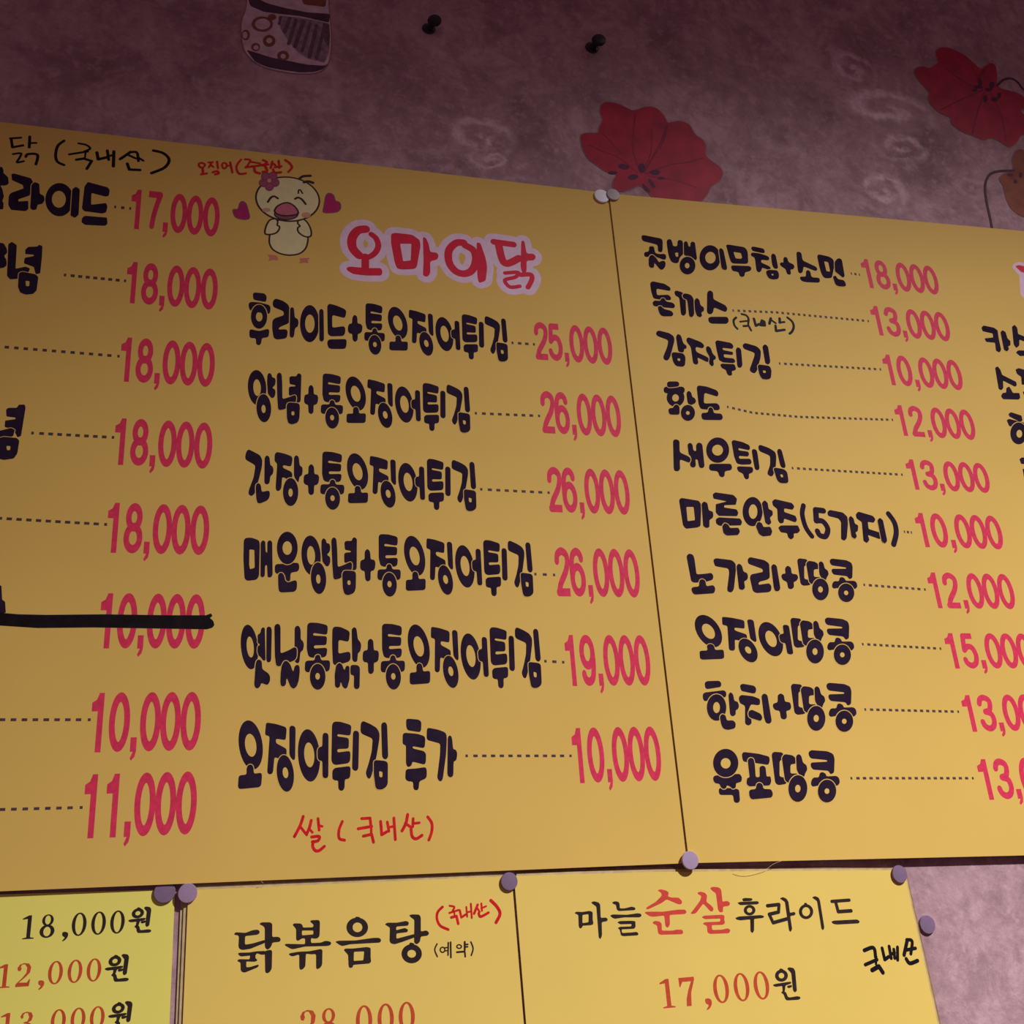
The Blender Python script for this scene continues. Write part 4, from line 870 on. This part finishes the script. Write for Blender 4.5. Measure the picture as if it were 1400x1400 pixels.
WON = Run(890, 1310, 6.3636, [
 O(1135, 152, 56, 53, 1135, 152, 24, 24), P('1112,108 1124,88 1150,95 1152,110', r=6), P('1060,232 1080,224 1200,205 1222,205 1218,222 1170,238 1165,290 1145,295 1142,242 1085,250 1065,242', r=10),
 P('1185,240 1225,232 1228,250 1200,262 1185,255', r=8), P('1183,90 1200,78 1240,85 1255,110 1270,285 1250,300 1235,280 1220,130', r=12), P('1130,300 1145,285 1175,295 1190,335 1205,342 1270,330 1298,335 1302,350 1285,362 1180,368 1165,350 1155,315', r=12)], y)
serif_part(RS, '17,000', (899.6, 1338), (1052, 1349), (1038, 1328), (1044, 1366.5), y, 'coral')
lettering('currency_sign', RS, WON, 'serif')
lettering('handwritten_note', RS, Run(990, 1210, 5.0, [
 T('958,447 1008,428 1028,440 1035,492', 25), T('965,545 1045,510', 23), T('1040,490 1038,540', 18), T('1012,582 1058,556 1085,598', 29, curve=False), T('1080,432 1098,510 1125,490', 23, curve=False), T('1128,420 1142,500', 23), T('1140,474 1165,462', 21), T('1160,440 1166,500', 22), T('1185,425 1186,512', 22),
 T('1252,375 1230,478', 25), T('1248,375 1285,384 1276,470', 22), T('1240,445 1308,432', 22), T('1245,505 1270,535 1322,517', 25)], y), 'marker', label='black handwriting near the right edge of the sheet')
y = -.0010
def won_at(L, Rt, Tt, Bt):
    r = Run.__new__(Run); r.y = y; r.sh = WON.sh; return r.placed(L, Rt, Tt, Bt)
def bold_won(parent, *a):
    r = won_at(*a); mb = MB(); r.draw(mb, 'serif')
    for d in r.sh:                                                          # heavier weight of this face
        lp = d['p'] if d['k'] == 'P' else d['o']; mb.stroke(list(lp) + [lp[0]], .0003, y - .00006, 'serif')
    return mb.build('currency_sign', parent)
serif_part(LS, '18,000', (29, 1268), (170.8, 1260), (160, 1244.8), (158, 1276.5), y, 'serif')
bold_won(LS, (176, 1258), (206.5, 1270), (200, 1239.8), (199, 1275))
serif_part(LS, '12,000', (-4, 1335), (138.8, 1325), (128, 1310.3), (127, 1342), y, 'coral')
bold_won(LS, (144, 1324), (176, 1334), (170, 1304.5), (168, 1341.5))
serif_part(LS, '13,000', (-1, 1402), (143.3, 1391), (134, 1375.5), (132, 1407), y, 'coral')
bold_won(LS, (148.5, 1389), (180.8, 1399), (174, 1369), (172, 1406))

# ------------------------------------------------------------------ pins
def lathe(prof, name, m, parent, centre, n=28, lean=0.0):
    """prof: (radius, distance out of the wall)"""
    mb = MB(); V = []; k = len(prof)
    for r, d in prof:
        for i in range(n):
            a = 2 * math.pi * i / n; V.append((centre[0] + r * math.cos(a) + lean * d, centre[1] - d, centre[2] + r * math.sin(a)))
    Fc = [(j * n + i, (j + 1) * n + i, (j + 1) * n + (i + 1) % n, j * n + (i + 1) % n) for j in range(k - 1) for i in range(n)]
    Fc += [tuple(range(n)), tuple((k - 1) * n + i for i in range(n))[::-1]]
    mb.tri(V, Fc, m)
    o = mb.build(name, parent, True)
    bm = bmesh.new(); bm.from_mesh(o.data); bmesh.ops.recalc_face_normals(bm, faces=bm.faces); bm.to_mesh(o.data); bm.free()
    for p in o.data.polygons: p.use_smooth = len(p.vertices) == 4
    o.data.set_sharp_from_angle(angle=math.radians(35))
    return o
def thumbtack(px, py, seat, label, m, diam_px, group=None):
    c = W(px, py, seat - .0016); c.y = seat
    r = diam_px * mpp(px, py, seat) / 2
    root = empty('thumbtack', c, label, 'thumbtack', group)
    lathe([(r * .93, 0.0001), (r, .0004), (r, .0012), (r * .95, .0016), (r * .5, .00175), (r * .02, .0018)], 'head', m, root, c)
    lathe([(.0006, -.004), (.0006, .0002)], 'needle', 'steel', root, c, 10)
    return root
thumbtack(823, 267.5, YB, 'white thumbtack at the top seam of the boards, left of the grey one', 'pinlight', 18.5)
thumbtack(838.7, 265.5, YR, 'cloudy grey thumbtack at the top seam of the boards, touching the white one', 'pingrey', 16)
thumbtack(944, 1176, YR, 'pale lilac thumbtack at the bottom seam between the two big boards', 'pinlilac', 24)
thumbtack(225, 1219.5, -.0010, 'lilac grey thumbtack at the top right corner of the lemon yellow sheet', 'pindusk', 30)
thumbtack(256.5, 1221, YS, 'lilac thumbtack at the top left corner of the middle golden sheet', 'pin', 27)
thumbtack(696.5, 1205, YS, 'lilac grey thumbtack between the middle and the lower right golden sheets', 'pindusk', 24)
thumbtack(1230.5, 1195, YS, 'lilac grey thumbtack at the top right corner of the lower right golden sheet', 'pindusk', 22)
thumbtack(1268.5, 1264, 0.0, 'lilac grey thumbtack stuck in bare wall right of the lower right golden sheet', 'pindusk', 23)
def push_pin(px, py, label):
    c = W(px, py, 0); k = mpp(px, py, 0)
    root = empty('push_pin', c, label, 'push pin')
    r = 7.6 * k
    lathe([(r, .0004), (r * 1.02, .0011), (r * .9, .0019), (r * .5, .0024), (r * .42, .0052), (r * .46, .0068)], 'collar', 'pinblack', root, c, 20, .35)
    lathe([(r * .46, .0068), (r * .75, .0074), (r * .98, .0086), (r * 1.0, .0104), (r * .86, .0118), (r * .3, .0123)], 'cap', 'pinblack', root, c, 20, .35)
    lathe([(.0005, -.004), (.0005, .0006)], 'needle', 'steel', root, c, 10)
push_pin(585.5, 40, 'black push pin high on bare wall, the left one of two')
push_pin(808.5, 66, 'black push pin high on bare wall, the right one above the half-hidden poppy')

# stray fibres caught between the boards and the sheets
def fibre(pts, label, name='stray_thread'):
    cu = [W(a, b, yy) for a, b, yy in pts]
    mb = MB(); r = .00011; n = 6; V = []; Fc = []
    cc = catmull([(p.x, p.z) for p in cu], 6); ys = catmull([(p.y, 0) for p in cu], 6)
    for (x_, z_), (yy, _) in zip(cc, ys):
        for i in range(n): V.append((x_, yy + r * math.cos(i * 2 * math.pi / n), z_ + r * math.sin(i * 2 * math.pi / n)))
    for j in range(len(cc) - 1):
        for i in range(n): Fc.append((j * n + i, j * n + (i + 1) % n, (j + 1) * n + (i + 1) % n, (j + 1) * n + i))
    mb.tri(V, Fc, 'hair'); o = mb.build(name); tag(o, label, 'thread')
fibre([(1002, 1194, -.003), (1012, 1196.8, -.003), (1025, 1196.5, -.003), (1045, 1190, -.0035), (1058, 1181, -.0045), (1075, 1175, -.0058)], 'pale stray thread curling out under the right board above the lower right sheet')
fibre([(357, 1205, -.0055), (360, 1208, -.004), (358, 1213, -.003)], 'tiny stray thread under the left board above the middle golden sheet')
